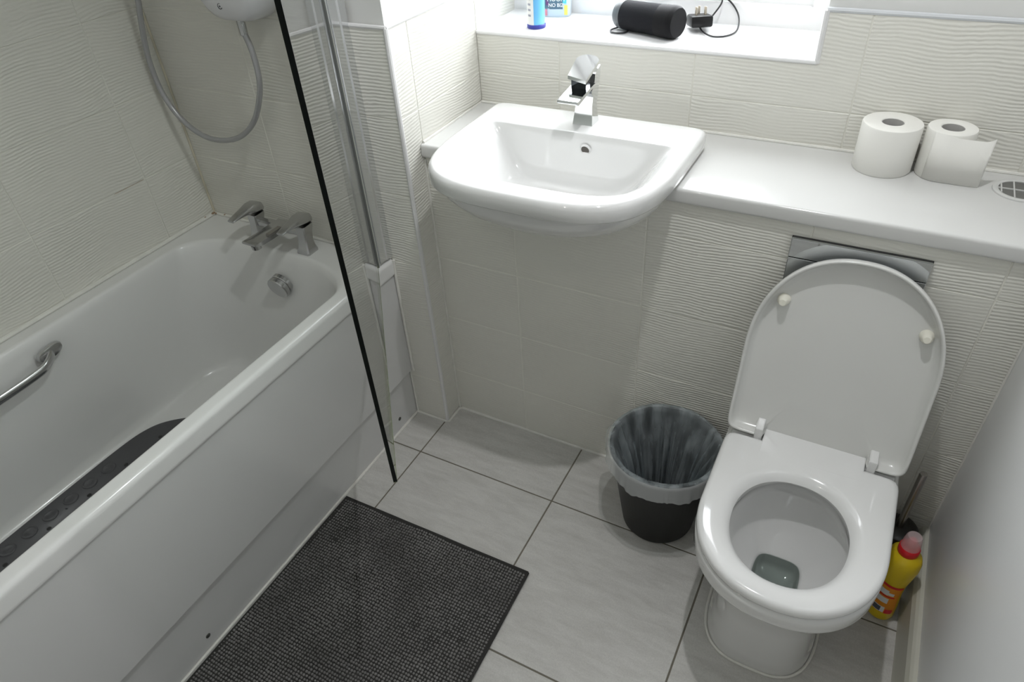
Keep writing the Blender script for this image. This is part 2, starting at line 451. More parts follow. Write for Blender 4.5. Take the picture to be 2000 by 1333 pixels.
wr = boxobj('wall_right', (XR, YF, 0), (XR + 0.1, 2.0, ZC), WALLPAINT, kind='structure')
wf = boxobj('wall_front', (XL - 0.1, YF - 0.1, 0), (XR + 0.1, YF, ZC), PLASTER, kind='structure')
ce = boxobj('ceiling', (XL - 0.1, YF - 0.1, ZC), (XR + 0.1, 2.0, ZC + 0.1), PLASTER, kind='structure')

# skirting on the right
bm = bmesh.new()
prism(bm, [(0.322, 0.0), (XR, 0.0), (XR, 0.136), (0.333, 0.136), (0.3275, 0.131), (0.322, 0.118)], 1, YF, YC)
bs = finish('baseboard_right', bm, mat('cream_skirting_paint', (0.62, 0.61, 0.53), 0.4), smooth=False); bs['kind'] = 'structure'

# trims
tn = [0]
def trim(pts, r=0.004, m=SEAL, flat=1.0, sub=None):
    tn[0] += 1
    bm = bmesh.new(); tube(bm, smooth_path(pts, sub) if sub else pts, r, 8, flat)
    return tag(finish('trim_%d' % tn[0], bm, m), kind='structure')
WT = mat('white_corner_trim', (0.74, 0.735, 0.73), 0.3)
trim([(XE - 0.002, YB + 0.002, 0), (XE - 0.002, YB + 0.002, ZT)], 0.0058, WT)                       # pier corner
trim([(-1.12, YB + 0.002, ZT + 0.001), (XE, YB + 0.002, ZT + 0.001)], 0.005, WT)
trim([(XE - 0.002, YB + 0.002, ZT + 0.001), (XE - 0.002, YW + 0.2, ZT + 0.001)], 0.005, WT)
trim([(xo, YW + 0.003, zo0 - 0.004), (xo, YW + 0.003, ZT + 0.001)], 0.0065, WT)
trim([(xo, YW + 0.003, ZT + 0.002), (XR, YW + 0.003, ZT + 0.002)], 0.0055, mat('pale_blue_tile_trim', (0.64, 0.66, 0.68), 0.3))
trim([(XE, YW + 0.002, zo0 - 0.006), (xo, YW + 0.002, zo0 - 0.006)], 0.0025, WT)
trim([(-1.121, YB - 0.001, 0.60), (-1.121, YB - 0.001, ZC)], 0.0035)                                # behind screen profile
trim([(-1.107, YB - 0.003, 0.185), (-1.106, YB - 0.003, 0.54), (-1.103, YB - 0.003, 0.59)], 0.0042)
trim([(-1.121, YB - 0.001, 0.0), (-1.121, YB - 0.001, 0.185)], 0.003)
trim([(XL + 0.003, YF, 0.5975), (XL + 0.003, YB - 0.004, 0.5975)], 0.0066)
trim([(XL + 0.003, YB - 0.003, 0.598), (-1.11, YB - 0.003, 0.598)], 0.0045)
trim([(XL + 0.002, YB - 0.002, 0.60), (XL + 0.002, YB - 0.002, ZC)], 0.0035, mat('aged_silicone', (0.66, 0.62, 0.50), 0.4, vary=(14, 0.16, (1, 1, 1))))
trim([(-1.122, YF + 0.5, 0.002), (-1.122, YB - 0.003, 0.002)], 0.0045)
trim([(-1.122, YB - 0.003, 0.002), (XE - 0.006, YB - 0.003, 0.002), (XE + 0.003, YB, 0.002), (XE + 0.004, YC - 0.010, 0.002), (XE + 0.012, YC - 0.003, 0.002), (XR - 0.02, YC - 0.003, 0.002)], 0.0042)
trim([(XE + 0.002, YC - 0.002, 0.0), (XE + 0.002, YC - 0.002, 0.87)], 0.003)
trim([(XE + 0.003, YC, 0.913), (XE + 0.003, YW - 0.003, 0.913), (XR, YW - 0.003, 0.913)], 0.004)
trim([(XR - 0.001, YC - 0.001, 0.13), (XR - 0.001, YC - 0.001, 0.87)], 0.003)
# pink-brown mould spots sit in the sealant of the bath corner
MOULD = mat('rust_mould_spot', (0.36, 0.25, 0.16), 0.8)
bm = bmesh.new()
for (x, y, z, r) in ((-1.783, 1.266, 0.602, 0.0050), (-1.786, 1.235, 0.602, 0.0035), (-1.787, 1.085, 0.602, 0.0030), (-1.787, 1.050, 0.602, 0.0026), (-1.776, 1.273, 0.600, 0.004), (-1.74, 1.272, 0.602, 0.0025)):
    bmesh.ops.create_uvsphere(bm, u_segments=8, v_segments=5, radius=r, matrix=Matrix.Translation((x, y, z)) @ Matrix.Diagonal((1, 1.6, 0.5, 1)))
for (y0, y1, r) in ((1.00, 1.095, 0.00045),):
    tube(bm, [(XL - 0.0004, y0, 0.791), (XL - 0.0004, y1, 0.791)], r, 6)
o = finish('mould_spots', bm, MOULD); o.parent = bpy.data.objects['trim_10']; o['kind'] = 'stuff'

# ---------------------------------------------------------------- window
YG = 1.870
win = thing('window_1', (-0.585, YG, 1.10), None, None); win['kind'] = 'structure'
sill = boxobj('window_sill', (XE, YW - 0.003, zo0 - 0.006), (xo, YG + 0.01, 1.100), UPVC, win, bev=0.003)
bm = bmesh.new()
x0, x1, z0, z1 = XE, xo, 1.100, zo1
for (a, b) in (((x0, YG, z0), (x1, YG + 0.06, z0 + 0.05)), ((x0, YG, z1 - 0.055), (x1, YG + 0.06, z1)), ((x0, YG, z0 + 0.05), (x0 + 0.055, YG + 0.06, z1 - 0.055)), ((x1 - 0.055, YG, z0 + 0.05), (x1, YG + 0.06, z1 - 0.055))):
    box(bm, a, b)
bevel_all(bm, 0.004, 2)
rel(finish('window_frame', bm, UPVC), win)
bm = bmesh.new()
sx0, sx1, sz0, sz1 = x0 + 0.05, x1 - 0.05, z0 + 0.045, z1 - 0.05
for (a, b) in (((sx0, YG + 0.012, sz0), (sx1, YG + 0.055, sz0 + 0.05)), ((sx0, YG + 0.012, sz1 - 0.05), (sx1, YG + 0.055, sz1)), ((sx0, YG + 0.012, sz0 + 0.05), (sx0 + 0.05, YG + 0.055, sz1 - 0.05)), ((sx1 - 0.05, YG + 0.012, sz0 + 0.05), (sx1, YG + 0.055, sz1 - 0.05))):
    box(bm, a, b)
bevel_all(bm, 0.006, 2)
rel(finish('window_sash', bm, UPVC), win)
rel(boxobj('pane', (sx0 + 0.04, YG + 0.03, sz0 + 0.04), (sx1 - 0.04, YG + 0.036, sz1 - 0.04), WGLASS), win)

# ---------------------------------------------------------------- worktop
wt = boxobj  # noqa
bm = bmesh.new()
prism(bm, [(XE + 0.001, 1.340), (-0.882, 1.340), (-0.882, 1.552), (-0.376, 1.552), (-0.376, 1.340), (XR - 0.001, 1.340), (XR - 0.001, YW - 0.001), (XE + 0.001, YW - 0.001)], 2, 0.8765, 0.911)
es = [e for e in bm.edges if all(abs(v.co.y - 1.340) < 1e-5 for v in e.verts) and abs(e.verts[0].co.z - e.verts[1].co.z) < 1e-5]
bmesh.ops.bevel(bm, geom=es, offset=0.007, segments=4, affect='EDGES', profile=0.5)
tag(finish('worktop', bm, TOP), 'white glossy worktop running from the basin to the right wall over the tiled boxing', 'worktop')

# ---------------------------------------------------------------- basin
basin = thing('wash_basin', (-0.629, 1.40, 0.911), 'white ceramic semi-recessed wash basin set into the worktop below the window', 'basin')
BX, BY = -0.629, 1.40
def bo(dx, db, df, z, nf=3.4, nb=22): return dshape(BX, BY, 0.276 + dx, 0.166 + db, 0.300 + df, nb, nf, z, 160)
def bi(hw, hb, hf, z, nb=16, nf=3.6, cy=1.335): return dshape(BX + 0.004, cy, hw, hb, hf, nb, nf, z, 160)
bm = bmesh.new()
rings = [
    dshape(BX, 1.40, 0.02, 0.02, 0.02, 2, 2, 0.797, 160),
    dshape(BX, 1.40, 0.120, 0.09, 0.13, 4, 2.3, 0.801, 160),
    dshape(BX, 1.40, 0.176, 0.12, 0.195, 5, 2.3, 0.818, 160),
    dshape(BX, 1.40, 0.215, 0.14, 0.238, 7, 2.4, 0.840, 160),
    dshape(BX, 1.40, 0.245, 0.152, 0.268, 10, 2.8, 0.866, 160),
    dshape(BX, 1.40, 0.258, 0.156, 0.282, 12, 3.1, 0.890, 160),
    bo(-0.013, -0.006, -0.013, 0.909), bo(-0.0115, -0.005, -0.011, 0.9145), bo(-0.003, -0.002, -0.003, 0.9165), bo(0, 0, 0, 0.921), bo(0, 0, 0, 0.9435), bo(-0.002, -0.001, -0.002, 0.950), bo(-0.0065, -0.004, -0.0065, 0.9545), bo(-0.010, -0.007, -0.010, 0.9557), bo(-0.0125, -0.009, -0.0125, 0.956), bo(-0.017, -0.012, -0.017, 0.956),
    bi(0.241, 0.110, 0.184, 0.956, 24, 3.8), bi(0.2365, 0.1065, 0.1805, 0.956, 24, 3.8), bi(0.2345, 0.105, 0.1785, 0.9550, 24, 3.8), bi(0.231, 0.1035, 0.176, 0.952, 20, 3.6), bi(0.221, 0.1015, 0.171, 0.945, 16, 3.4),
    bi(0.199, 0.096, 0.156, 0.918, 12, 3.1), bi(0.168, 0.087, 0.136, 0.872, 8, 2.9), bi(0.140, 0.074, 0.118, 0.842, 5, 2.8), bi(0.10, 0.052, 0.085, 0.831, 4, 2.5), bi(0.03, 0.02, 0.03, 0.829, 2, 2)]
loft(bm, rings, cap0=True, cap1=True)
rel(finish('bowl', bm, CERAM, angle=60), basin)
# overflow hole : flat disc on the rear slope, shade inside painted dark
def yface(z):   # rear inner slope
    return 1.335 + 0.1015 + (z - 0.945) * (0.1015 - 0.096) / (0.945 - 0.918)
bm = bmesh.new()
M = Matrix.Translation((-0.602, yface(0.922) - 0.0016, 0.922)) @ Matrix.Rotation(radians(90 + 12), 4, 'X')
bmesh.ops.create_cone(bm, cap_ends=True, segments=28, radius1=0.0100, radius2=0.0100, depth=0.002, matrix=M)
rel(finish('overflow_hole', bm, mat('hole_shade', (0.10, 0.09, 0.08), 0.4)), basin)
bm = bmesh.new()
rr = []
for (r, h) in ((0.0098, 0.0008), (0.0106, 0.0024), (0.0122, 0.0022), (0.0140, -0.002)):
    rr.append([tuple(M @ Vector((r * cos(2 * pi * k / 32), r * sin(2 * pi * k / 32), h))) for k in range(32)])
loft(bm, rr); rel(finish('overflow_ring', bm, CERAM), basin)
bm = bmesh.new(); lathe(bm, [(0.022, 0.8285), (0.022, 0.831), (0.018, 0.8325), (0.0, 0.833)], BX + 0.004, 1.335, 28, True, False)
rel(finish('waste', bm, CHROME), basin)

# basin mixer tap
tap = thing('basin_mixer_tap', (-0.634, 1.51, 0.956), 'chrome single-lever mixer tap with square base on the wash basin', 'tap')
def section(zs):  # x0,x1,y0,y1,z
    bm = bmesh.new()
    rings = []
    for (x0, x1, y0, y1, z0, z1) in zs:  # front z, back z may differ
        rings.append([(x0, y0, z0), (x1, y0, z0), (x1, y1, z1), (x0, y1, z1)])
    loft(bm, rings, cap0=True, cap1=True)
    return bm
bm = section([(-0.659, -0.609, 1.486, 1.528, 0.956, 0.956), (-0.657, -0.611, 1.490, 1.524, 0.975, 0.975), (-0.654, -0.613, 1.494, 1.522, 1.000, 1.000), (-0.654, -0.611, 1.494, 1.526, 1.022, 1.028), (-0.655, -0.610, 1.482, 1.532, 1.034, 1.060), (-0.655, -0.610, 1.484, 1.534, 1.040, 1.068)])
bevel_all(bm, 0.0012, 2, 30)
rel(finish('tap_body', bm, CHROME, angle=25), tap)
bm = bmesh.new()   # spout wedge
prof = [(1.500, 1.048), (1.404, 1.034), (1.396, 1.039), (1.400, 1.043), (1.432, 1.047), (1.470, 1.051), (1.500, 1.053)]
prism(bm, prof, 0, -0.657, -0.608); bevel_all(bm, 0.001, 2, 20)
rel(finish('spout', bm, CHROME, angle=25), tap)
bm = bmesh.new(); box(bm, (-0.6515, 1.462, 1.036), (-0.6155, 1.505, 1.070)); bevel_all(bm, 0.003, 2)
rel(finish('dark_gap_block', bm, mat('black_chrome_shade', (0.06, 0.065, 0.07), 0.1, metal=1)), tap)  # near-black block stands in for the dark gap between lever and spout
bm = bmesh.new()   # lever plate, rounded at the back, falling towards the front
pl = []
for k in range(25):
    t = pi * k / 24
    pl.append((-0.634 + 0.0275 * cos(t), 1.512 + 0.017 * sin(t)))
pl += [(-0.660, 1.462), (-0.612, 1.452)]
def lz(y): return 1.066 + (y - 1.455) * 0.42
A = [(x, y, lz(y)) for x, y in pl]; B = [(x, y, lz(y) + 0.008) for x, y in pl]
loft(bm, [A, B], cap0=True, cap1=True); bevel_all(bm, 0.001, 2, 30)
rel(finish('lever', bm, CHROME, angle=25), tap)
bm = section([(-0.655, -0.610, 1.498, 1.534, 1.048, 1.066), (-0.655, -0.609, 1.500, 1.530, 1.073, 1.085)])
rel(finish('lever_neck', bm, CHROME, angle=25), tap)

# ---------------------------------------------------------------- bathtub
bath = thing('bathtub', (-1.45, 0.43, 0), 'white fitted bathtub with front panel along the left wall', 'bathtub')
def rrect(x0, x1, y0, y1, rx, ry, z, N=18, bow=0.0):
    out = []
    for (cx, cy, a0) in ((x1 - rx, y1 - ry, 0), (x0 + rx, y1 - ry, 90), (x0 + rx, y0 + ry, 180), (x1 - rx, y0 + ry, 270)):
        for k in range(N + 1):
            a = radians(a0 + 90 * k / N)
            out.append((cx + rx * cos(a), cy + ry * sin(a), z))
    # subdivide long sides so that faces stay regular
    return out
def bin_(i, ye, z, rx=0.19, ry=0.12, yi=0.0): return rrect(-1.735 + i, -1.147 - i, -0.33 + ye, 1.178 - ye - yi, rx, ry, z)
def bout(i, z, r=0.004): return rrect(-1.789 + i, -1.105 - i, -0.42 + i, 1.2755 - i * 0.2, r, r, z)
bm = bmesh.new()
rings = [bout(0.001, 0.545), bout(0, 0.549), bout(0, 0.553), bout(0, 0.579), bout(0, 0.583), bout(0.0015, 0.589), bout(0.006, 0.5935), bout(0.010, 0.5948, 0.005), bout(0.013, 0.595, 0.006), bout(0.017, 0.595, 0.006),
         bin_(-0.010, -0.010, 0.595), bin_(-0.006, -0.006, 0.595), bin_(-0.002, -0.002, 0.5935), bin_(0.002, 0.003, 0.588), bin_(0.006, 0.010, 0.570), bin_(0.010, 0.024, 0.52, 0.18, 0.13),
         bin_(0.018, 0.050, 0.42, 0.16, 0.14), bin_(0.026, 0.080, 0.30, 0.14, 0.14), bin_(0.034, 0.100, 0.222, 0.12, 0.13), bin_(0.042, 0.112, 0.200, 0.11, 0.12), bin_(0.056, 0.130, 0.190, 0.10, 0.11), bin_(0.10, 0.18, 0.187, 0.07, 0.08), bin_(0.2, 0.4, 0.1865, 0.05, 0.05)]
loft(bm, rings, cap1=True)
rel(finish('tub', bm, ACRYL, angle=60), bath)
boxobj('front_panel', (-1.128, -0.42, 0.187), (-1.111, 1.2755, 0.5445), PANELW, bath, bev=0.0015)
boxobj('plinth_panel', (-1.138, -0.42, 0.001), (-1.1245, 1.2755, 0.186), PANELW, bath, bev=0.0012)
from_px_screws = ((1.186, 0.045), (0.385, 0.045))
for (y, z) in from_px_screws:
    bm = bmesh.new(); bmesh.ops.create_uvsphere(bm, u_segments=16, v_segments=8, radius=0.0065, matrix=Matrix.Translation((-1.1242, y, z)) @ Matrix.Diagonal((0.35, 1, 1, 1)))
    rel(finish('panel_screw', bm, mat('dull_screw', (0.10, 0.10, 0.095), 0.4, metal=0.6)), bath)
# overflow knob on the tap end
bm = bmesh.new()
Mk = Matrix.Translation((-1.418, 1.152, 0.512)) @ Matrix.Rotation(radians(90 + 14), 4, 'X')
prof = [(0.022, -0.004), (0.031, 0.0), (0.0335, 0.002), (0.0335, 0.013), (0.032, 0.015), (0.030, 0.0155), (0.030, 0.0185), (0.0335, 0.019), (0.0345, 0.0205), (0.0345, 0.030), (0.0325, 0.033), (0.0, 0.034)]
rr = [[tuple(Mk @ Vector((r * cos(2 * pi * k / 40), r * sin(2 * pi * k / 40), h))) for k in range(40)] for r, h in prof[:-1]]
loft(bm, rr, cap0=True, cap1=True)
kn = rel(finish('overflow_knob', bm, CHROMED, angle=30), bath)
# grab rail on the wall side
gx = -1.7115
bm = bmesh.new()
path = [(gx + 0.000, 0.632, 0.546), (gx + 0.014, 0.618, 0.541), (gx + 0.026, 0.595, 0.535), (gx + 0.030, 0.57, 0.532), (gx + 0.031, 0.50, 0.530), (gx + 0.031, 0.36, 0.530), (gx + 0.030, 0.30, 0.532), (gx + 0.024, 0.27, 0.537), (gx - 0.002, 0.242, 0.545)]
tube(bm, smooth_path(path, 5), 0.0075, 16, 1.7)
gr = rel(finish('grab_rail', bm, CHROMED), bath)
for y in (0.628, 0.245):
    bm = bmesh.new()
    o = dshape(0, 0, 0.034, 0.0165, 0.0165, 2.4, 2.4, 0, 40)
    rr = []
    for s_, h in ((1, 0), (1, 0.005), (0.92, 0.011), (0.6, 0.013)):
        rr.append([(gx - 0.004 + h + 0.0, y + p[0] * s_, 0.548 + p[1] * s_ + 0.10 * p[0] * s_) for p in o])
    loft(bm, rr, cap1=True)
    rel(finish('rail_plate', bm, CHROMED, angle=35), bath)

# bath mat with suction-cup bumps
bmat = thing('anti_slip_bath_mat', (-1.47, 0.3, 0.187), 'dark grey rubber anti-slip mat with round bumps lying inside the bathtub', 'bath mat')
bm = bmesh.new()
mc = [(-1.672, -0.20), (-1.676, 0.25), (-1.678, 0.52), (-1.676, 0.66), (-1.665, 0.725), (-1.64, 0.77), (-1.59, 0.812), (-1.53, 0.838), (-1.46, 0.845), (-1.39, 0.838), (-1.33, 0.81), (-1.285, 0.77), (-1.262, 0.72), (-1.258, 0.66), (-1.258, 0.2), (-1.258, -0.2)]
mc = [(p.x, p.y) for p in smooth_path([(a, b, 0) for a, b in mc], 5)]
prism(bm, mc, 2, 0.1935, 0.1975)
rel(finish('mat_sheet', bm, GREYMAT, smooth=False), bmat)
bumpbase = None
def bump_at(x, y, r):
    global bumpbase
    if bumpbase is None:
        b2 = bmesh.new(); prof = [(1.0, 0.0), (0.95, 0.12), (0.86, 0.16), (0.78, 0.10), (0.60, 0.09), (0.35, 0.17), (0.10, 0.20)]
        lathe(b2, prof, 0, 0, 24, False, True)
        bumpbase = bpy.data.meshes.new('bump'); b2.to_mesh(bumpbase); b2.free(); bumpbase.materials.append(GREYMAT)
        for p in bumpbase.polygons: p.use_smooth = True
    o = add_obj('bump', bumpbase); o.matrix_world = Matrix.Translation((x, y, 0.1972)) @ Matrix.Scale(r, 4); o.parent = bmat
    o.matrix_parent_inverse = Matrix.Translation(-Vector(bmat.location))
yy = -0.12
row = 0
while yy < 0.72:
    for k in range(6):
        x = -1.640 + k * 0.070 + (0.0 if row % 2 == 0 else 0.0)
        if yy > 0.62 and k in (0,): continue
        if x < -1.28: bump_at(x, yy, 0.020)
    yy += 0.058; row += 1
bm = bmesh.new()
for j in range(8):
    for k in range(5):
        lathe(bm, [(0.006, 0.1971), (0.006, 0.19795)], -1.605 + k * 0.070, -0.09 + j * 0.116, 12)
dh = rel(finish('drain_holes', bm, DARKGAP, smooth=False), bmat); dh['kind'] = 'stuff'
bm = bmesh.new()
for k in range(110):
    x = random.uniform(-1.66, -1.30); y = random.uniform(0.0, 0.70)
    bmesh.ops.create_uvsphere(bm, u_segments=7, v_segments=4, radius=random.uniform(0.001, 0.0024), matrix=Matrix.Translation((x, y, 0.198)) @ Matrix.Diagonal((1, 1, 0.6, 1)))
wd = rel(finish('water_drops', bm, mat('water_drop', (0.8, 0.82, 0.84), 0.03, trans=1.0, ior=1.33)), bmat); wd['kind'] = 'stuff'

# bath filler tap
bf = thing('bath_filler_tap', (-1.444, 1.215, 0.595), 'dull chrome bath filler with two lever handles on the rim of the bathtub', 'tap')
for px in (-1.354, -1.534):
    bm = bmesh.new()
    rings = []
    for (z, hx, hy, y) in ((0.595, 0.0225, 0.0225, 1.212), (0.600, 0.0225, 0.0225, 1.212), (0.612, 0.0185, 0.0185, 1.213), (0.630, 0.0155, 0.0160, 1.215), (0.650, 0.0150, 0.0170, 1.218), (0.668, 0.0165, 0.0200, 1.221), (0.676, 0.0160, 0.0200, 1.222)):
        rings.append([(px + a, y + b, z) for a, b in ((-hx * 0.8, -hy), (hx * 0.8, -hy), (hx, -hy * 0.8), (hx, hy * 0.8), (hx * 0.8, hy), (-hx * 0.8, hy), (-hx, hy * 0.8), (-hx, -hy * 0.8))])
    loft(bm, rings, cap0=True, cap1=True)
    pl_ = rel(finish('pillar', bm, CHROMED, angle=25), bf)
    # lever handle : head plus blade pointing into the bath
    bm = bmesh.new()
    rings = []
    for (y, z, hw, h) in ((1.250, 0.682, 0.008, 0.012), (1.243, 0.689, 0.016, 0.026), (1.225, 0.695, 0.020, 0.031), (1.205, 0.697, 0.021, 0.028), (1.185, 0.697, 0.019, 0.018), (1.165, 0.696, 0.0165, 0.012), (1.145, 0.694, 0.014, 0.009), (1.132, 0.692, 0.012, 0.006)):
        rings.append([(px + hw * cos(2 * pi * k / 20) * (1 if abs(cos(2 * pi * k / 20)) < 2 else 1), y, z + (h / 2) * (max(min(sin(2 * pi * k / 20) * 1.25, 1), -1))) for k in range(20)])
    loft(bm, rings, cap0=True, cap1=True)
    rel(finish('lever_handle', bm, CHROMED, angle=35), bf)
bm = bmesh.new()
rings = []
for x, h, d in ((-1.534, 0.022, 0.026), (-1.50, 0.020, 0.024), (-1.475, 0.023, 0.028), (-1.444, 0.025, 0.032), (-1.413, 0.023, 0.028), (-1.388, 0.020, 0.024), (-1.354, 0.022, 0.026)):
    rings.append([(x, 1.218 + a * d / 2, 0.652 + b * h / 2) for a, b in ((-1, -0.5), (-0.6, -1), (0.6, -1), (1, -0.5), (1, 0.5), (0.6, 1), (-0.6, 1), (-1, 0.5))])
loft(bm, rings, cap0=True, cap1=True)
rel(finish('bridge', bm, CHROMED, angle=30), bf)
bm = bmesh.new()
rings = []
for (y, z, hw, h) in ((1.235, 0.656, 0.020, 0.020), (1.20, 0.655, 0.024, 0.022), (1.16, 0.654, 0.024, 0.020), (1.12, 0.656, 0.026, 0.016), (1.100, 0.659, 0.026, 0.010), (1.096, 0.660, 0.024, 0.006)):
    rings.append([(-1.444 + a * hw, y, z + b * h / 2) for a, b in ((-1, -0.7), (-0.8, -1), (0.8, -1), (1, -0.7), (1, 0.7), (0.8, 1), (-0.8, 1), (-1, 0.7))])
loft(bm, rings, cap0=True, cap1=True)
rel(finish('spout', bm, CHROMED, angle=30), bf)
bm = bmesh.new(); lathe(bm, [(0.013, 0.636), (0.014, 0.648)], -1.444, 1.118, 24)
rel(finish('aerator', bm, CHROMED), bf)
bm = bmesh.new(); box(bm, (-1.428, 1.148, 0.6625), (-1.414, 1.196, 0.669)); bevel_all(bm, 0.002, 1)
rel(finish('diverter', bm, STEEL), bf)

# ---------------------------------------------------------------- electric shower unit + hose
sh = thing('electric_shower_unit', (-1.377, YB, 1.20), 'white electric shower box with silver hose above the bath taps', 'shower')
bm = bmesh.new()
sx, sz = -1.377, 1.37
def sring(y, k, dz=0.0): return [(sx + 0.105 * k * p[0], y, sz + dz + 0.170 * k * p[1]) for p in [(a, b) for a, b, _ in dshape(0, 0, 1, 1, 1, 5, 3.0, 0, 72)]]
loft(bm, [sring(YB - 0.001, 0.97), sring(YB - 0.012, 1.0), sring(YB - 0.055, 0.985), sring(YB - 0.080, 0.94), sring(YB - 0.090, 0.86), sring(YB - 0.093, 0.72)], cap0=True, cap1=True)
rel(finish('housing', bm, mat('white_shower_plastic', (0.74, 0.74, 0.76), 0.2, coat=0.3), angle=50), sh)
# little dial mark near the lower left of the cover
def arc_mark(cx, cz, r, a0, a1, y, w=0.0012):
    bm = bmesh.new(); tube(bm, [(cx + r * cos(radians(a0 + (a1 - a0) * k / 12)), y(cx, cz), cz + r * sin(radians(a0 + (a1 - a0) * k / 12))) for k in range(13)], w, 6)
    return bm
fy_ = lambda x, z: YB - 0.0925
rel(finish('cover_mark', arc_mark(-1.388, 1.2425, 0.0060, 60, 330, fy_, 0.0008), INK), sh)
rel(finish('cover_mark', arc_mark(-1.388, 1.2425, 0.0012, 0, 359, fy_, 0.0008), INK), sh)
bm = bmesh.new(); lathe(bm, [(0.0085, 1.168), (0.0095, 1.172), (0.010, 1.205), (0.0095, 1.215)], -1.389, 1.232, 8)
pass
rel(finish('hose_nut', bm, CHROMED, angle=20), sh)
hp = [(-1.389, 1.232, 1.178), (-1.378, 1.232, 1.130), (-1.381, 1.232, 1.065), (-1.404, 1.232, 1.008), (-1.445, 1.232, 0.950), (-1.505, 1.232, 0.905), (-1.570, 1.232, 0.883), (-1.640, 1.232, 0.880), (-1.700, 1.232, 0.902), (-1.742, 1.230, 0.945), (-1.764, 1.228, 1.005), (-1.762, 1.226, 1.085), (-1.742, 1.226, 1.165), (-1.715, 1.226, 1.245), (-1.700, 1.226, 1.34), (-1.70, 1.23, 1.50), (-1.70, 1.24, 1.75)]
bm = bmesh.new(); tube(bm, smooth_path(hp, 8), 0.0072, 12)
rel(finish('shower_hose', bm, HOSEM), sh)

# ---------------------------------------------------------------- shower screen
HX, HY = -1.118, 1.222
scr = thing('shower_screen', (HX, HY, 0.60), 'frameless glass shower screen swung out over the bath rim on a chrome wall profile', 'shower screen')
gd = Vector((-0.630 - HX, 0.618 - HY, 0)); GL = gd.length; gd.normalize(); gn = Vector((gd.y, -gd.x, 0))
def gpt(u, w, z): p = Vector((HX, HY, 0)) + gd * u + gn * w; return (p.x, p.y, z)
def gbox(bm, u0, u1, w0, w1, z0, z1):
    v = [bm.verts.new(gpt(u, w, z)) for z in (z0, z1) for (u, w) in ((u0, w0), (u1, w0), (u1, w1), (u0, w1))]
    for f in ((0, 3, 2, 1), (4, 5, 6, 7), (0, 1, 5, 4), (1, 2, 6, 5), (2, 3, 7, 6), (3, 0, 4, 7)): bm.faces.new([v[i] for i in f])
bm = bmesh.new(); gbox(bm, 0.004, GL - 0.001, -0.003, 0.003, 0.6105, 2.0)
rel(finish('glass_pane', bm, GLASS, smooth=False), scr)
bm = bmesh.new(); gbox(bm, GL - 0.001, GL + 0.0012, -0.0036, 0.0036, 0.609, 2.0)
rel(finish('free_edge', bm, EDGE, smooth=False), scr)
bm = bmesh.new(); gbox(bm, 0.010, GL + 0.001, -0.0034, 0.0034, 0.6075, 0.6112)
rel(finish('bottom_edge', bm, EDGEG, smooth=False), scr)
bm = bmesh.new(); tube(bm, [(HX, HY, 0.603), (HX, HY, 2.0)], 0.0085, 24)
rel(finish('hinge_tube', bm, CHROME), scr)
bm = bmesh.new()
prism(bm, [(HX - 0.0125, YB - 0.0005), (HX + 0.0125, YB - 0.0005), (HX + 0.0125, YB - 0.022), (HX + 0.0095, YB - 0.026), (HX + 0.0095, HY + 0.006), (HX - 0.0095, HY + 0.006), (HX - 0.0095, YB - 0.026), (HX - 0.0125, YB - 0.022)], 2, 0.602, 2.0)
rel(finish('wall_profile', bm, mat('satin_aluminium', (0.78, 0.79, 0.80), 0.16, metal=1), angle=20), scr)
for du in (0.012, 0.020):
    bm = bmesh.new(); gbox(bm, du - 0.0014, du + 0.0014, -0.0060, 0.0060, 0.604, 2.0)
    rel(finish('seal_strip', bm, mat('grey_seal', (0.12, 0.125, 0.12), 0.3)), scr)

# ---------------------------------------------------------------- flush plate
fp = thing('flush_plate', (0.018, YC, 0.77), 'mirror chrome rectangular flush plate on tiled boxing behind the toilet lid', 'flush plate')
boxobj('backing', (-0.110, YC - 0.006, 0.690), (0.147, YC - 0.0002, 0.847), DARKGAP, fp)
boxobj('plate_button', (-0.1095, YC - 0.0125, 0.8035), (0.1465, YC - 0.006, 0.8465), MIRROR, fp, bev=0.0012)
boxobj('plate_cover', (-0.1095, YC - 0.0125, 0.6905), (0.1465, YC - 0.006, 0.8022), MIRROR, fp, bev=0.0012)

# ---------------------------------------------------------------- toilet
wc = thing('toilet', (0.035, 1.10, 0), 'white back-to-wall toilet with its lid raised against the flush plate', 'toilet')
TX = 0.036
bm = bmesh.new()
def pr(hw, yf, z, nf=2.3, nb=9, cy=1.0, yb=YC - 0.001): return dshape(TX, cy, hw, yb - cy, cy - yf, nb, nf, z, 128)
rings = [pr(0.123, 0.895, 0.0015, 3.0, 30, 1.06), pr(0.121, 0.893, 0.006, 3.0, 30, 1.06), pr(0.118, 0.893, 0.05, 2.9, 30, 1.06), pr(0.118, 0.889, 0.16, 2.8, 30, 1.06), pr(0.122, 0.880, 0.22, 2.7, 30, 1.05), pr(0.134, 0.862, 0.270, 2.6, 24, 1.03), pr(0.150, 0.836, 0.308, 2.5, 20, 1.01),
         pr(0.164, 0.815, 0.333, 2.4, 16), pr(0.174, 0.802, 0.3455, 2.3, 14), pr(0.1785, 0.796, 0.351, 2.3, 14), pr(0.181, 0.792, 0.360, 2.3, 14), pr(0.182, 0.790, 0.384, 2.25, 14), pr(0.181, 0.7915, 0.392, 2.25, 14), pr(0.177, 0.796, 0.3965, 2.25, 14), pr(0.172, 0.802, 0.398, 2.25, 14)]
def hole(hw, hb, hf, z, cy=0.985, n=2.1, cx=TX): return dshape(cx, cy, hw, hb, hf, n, n, z, 128)
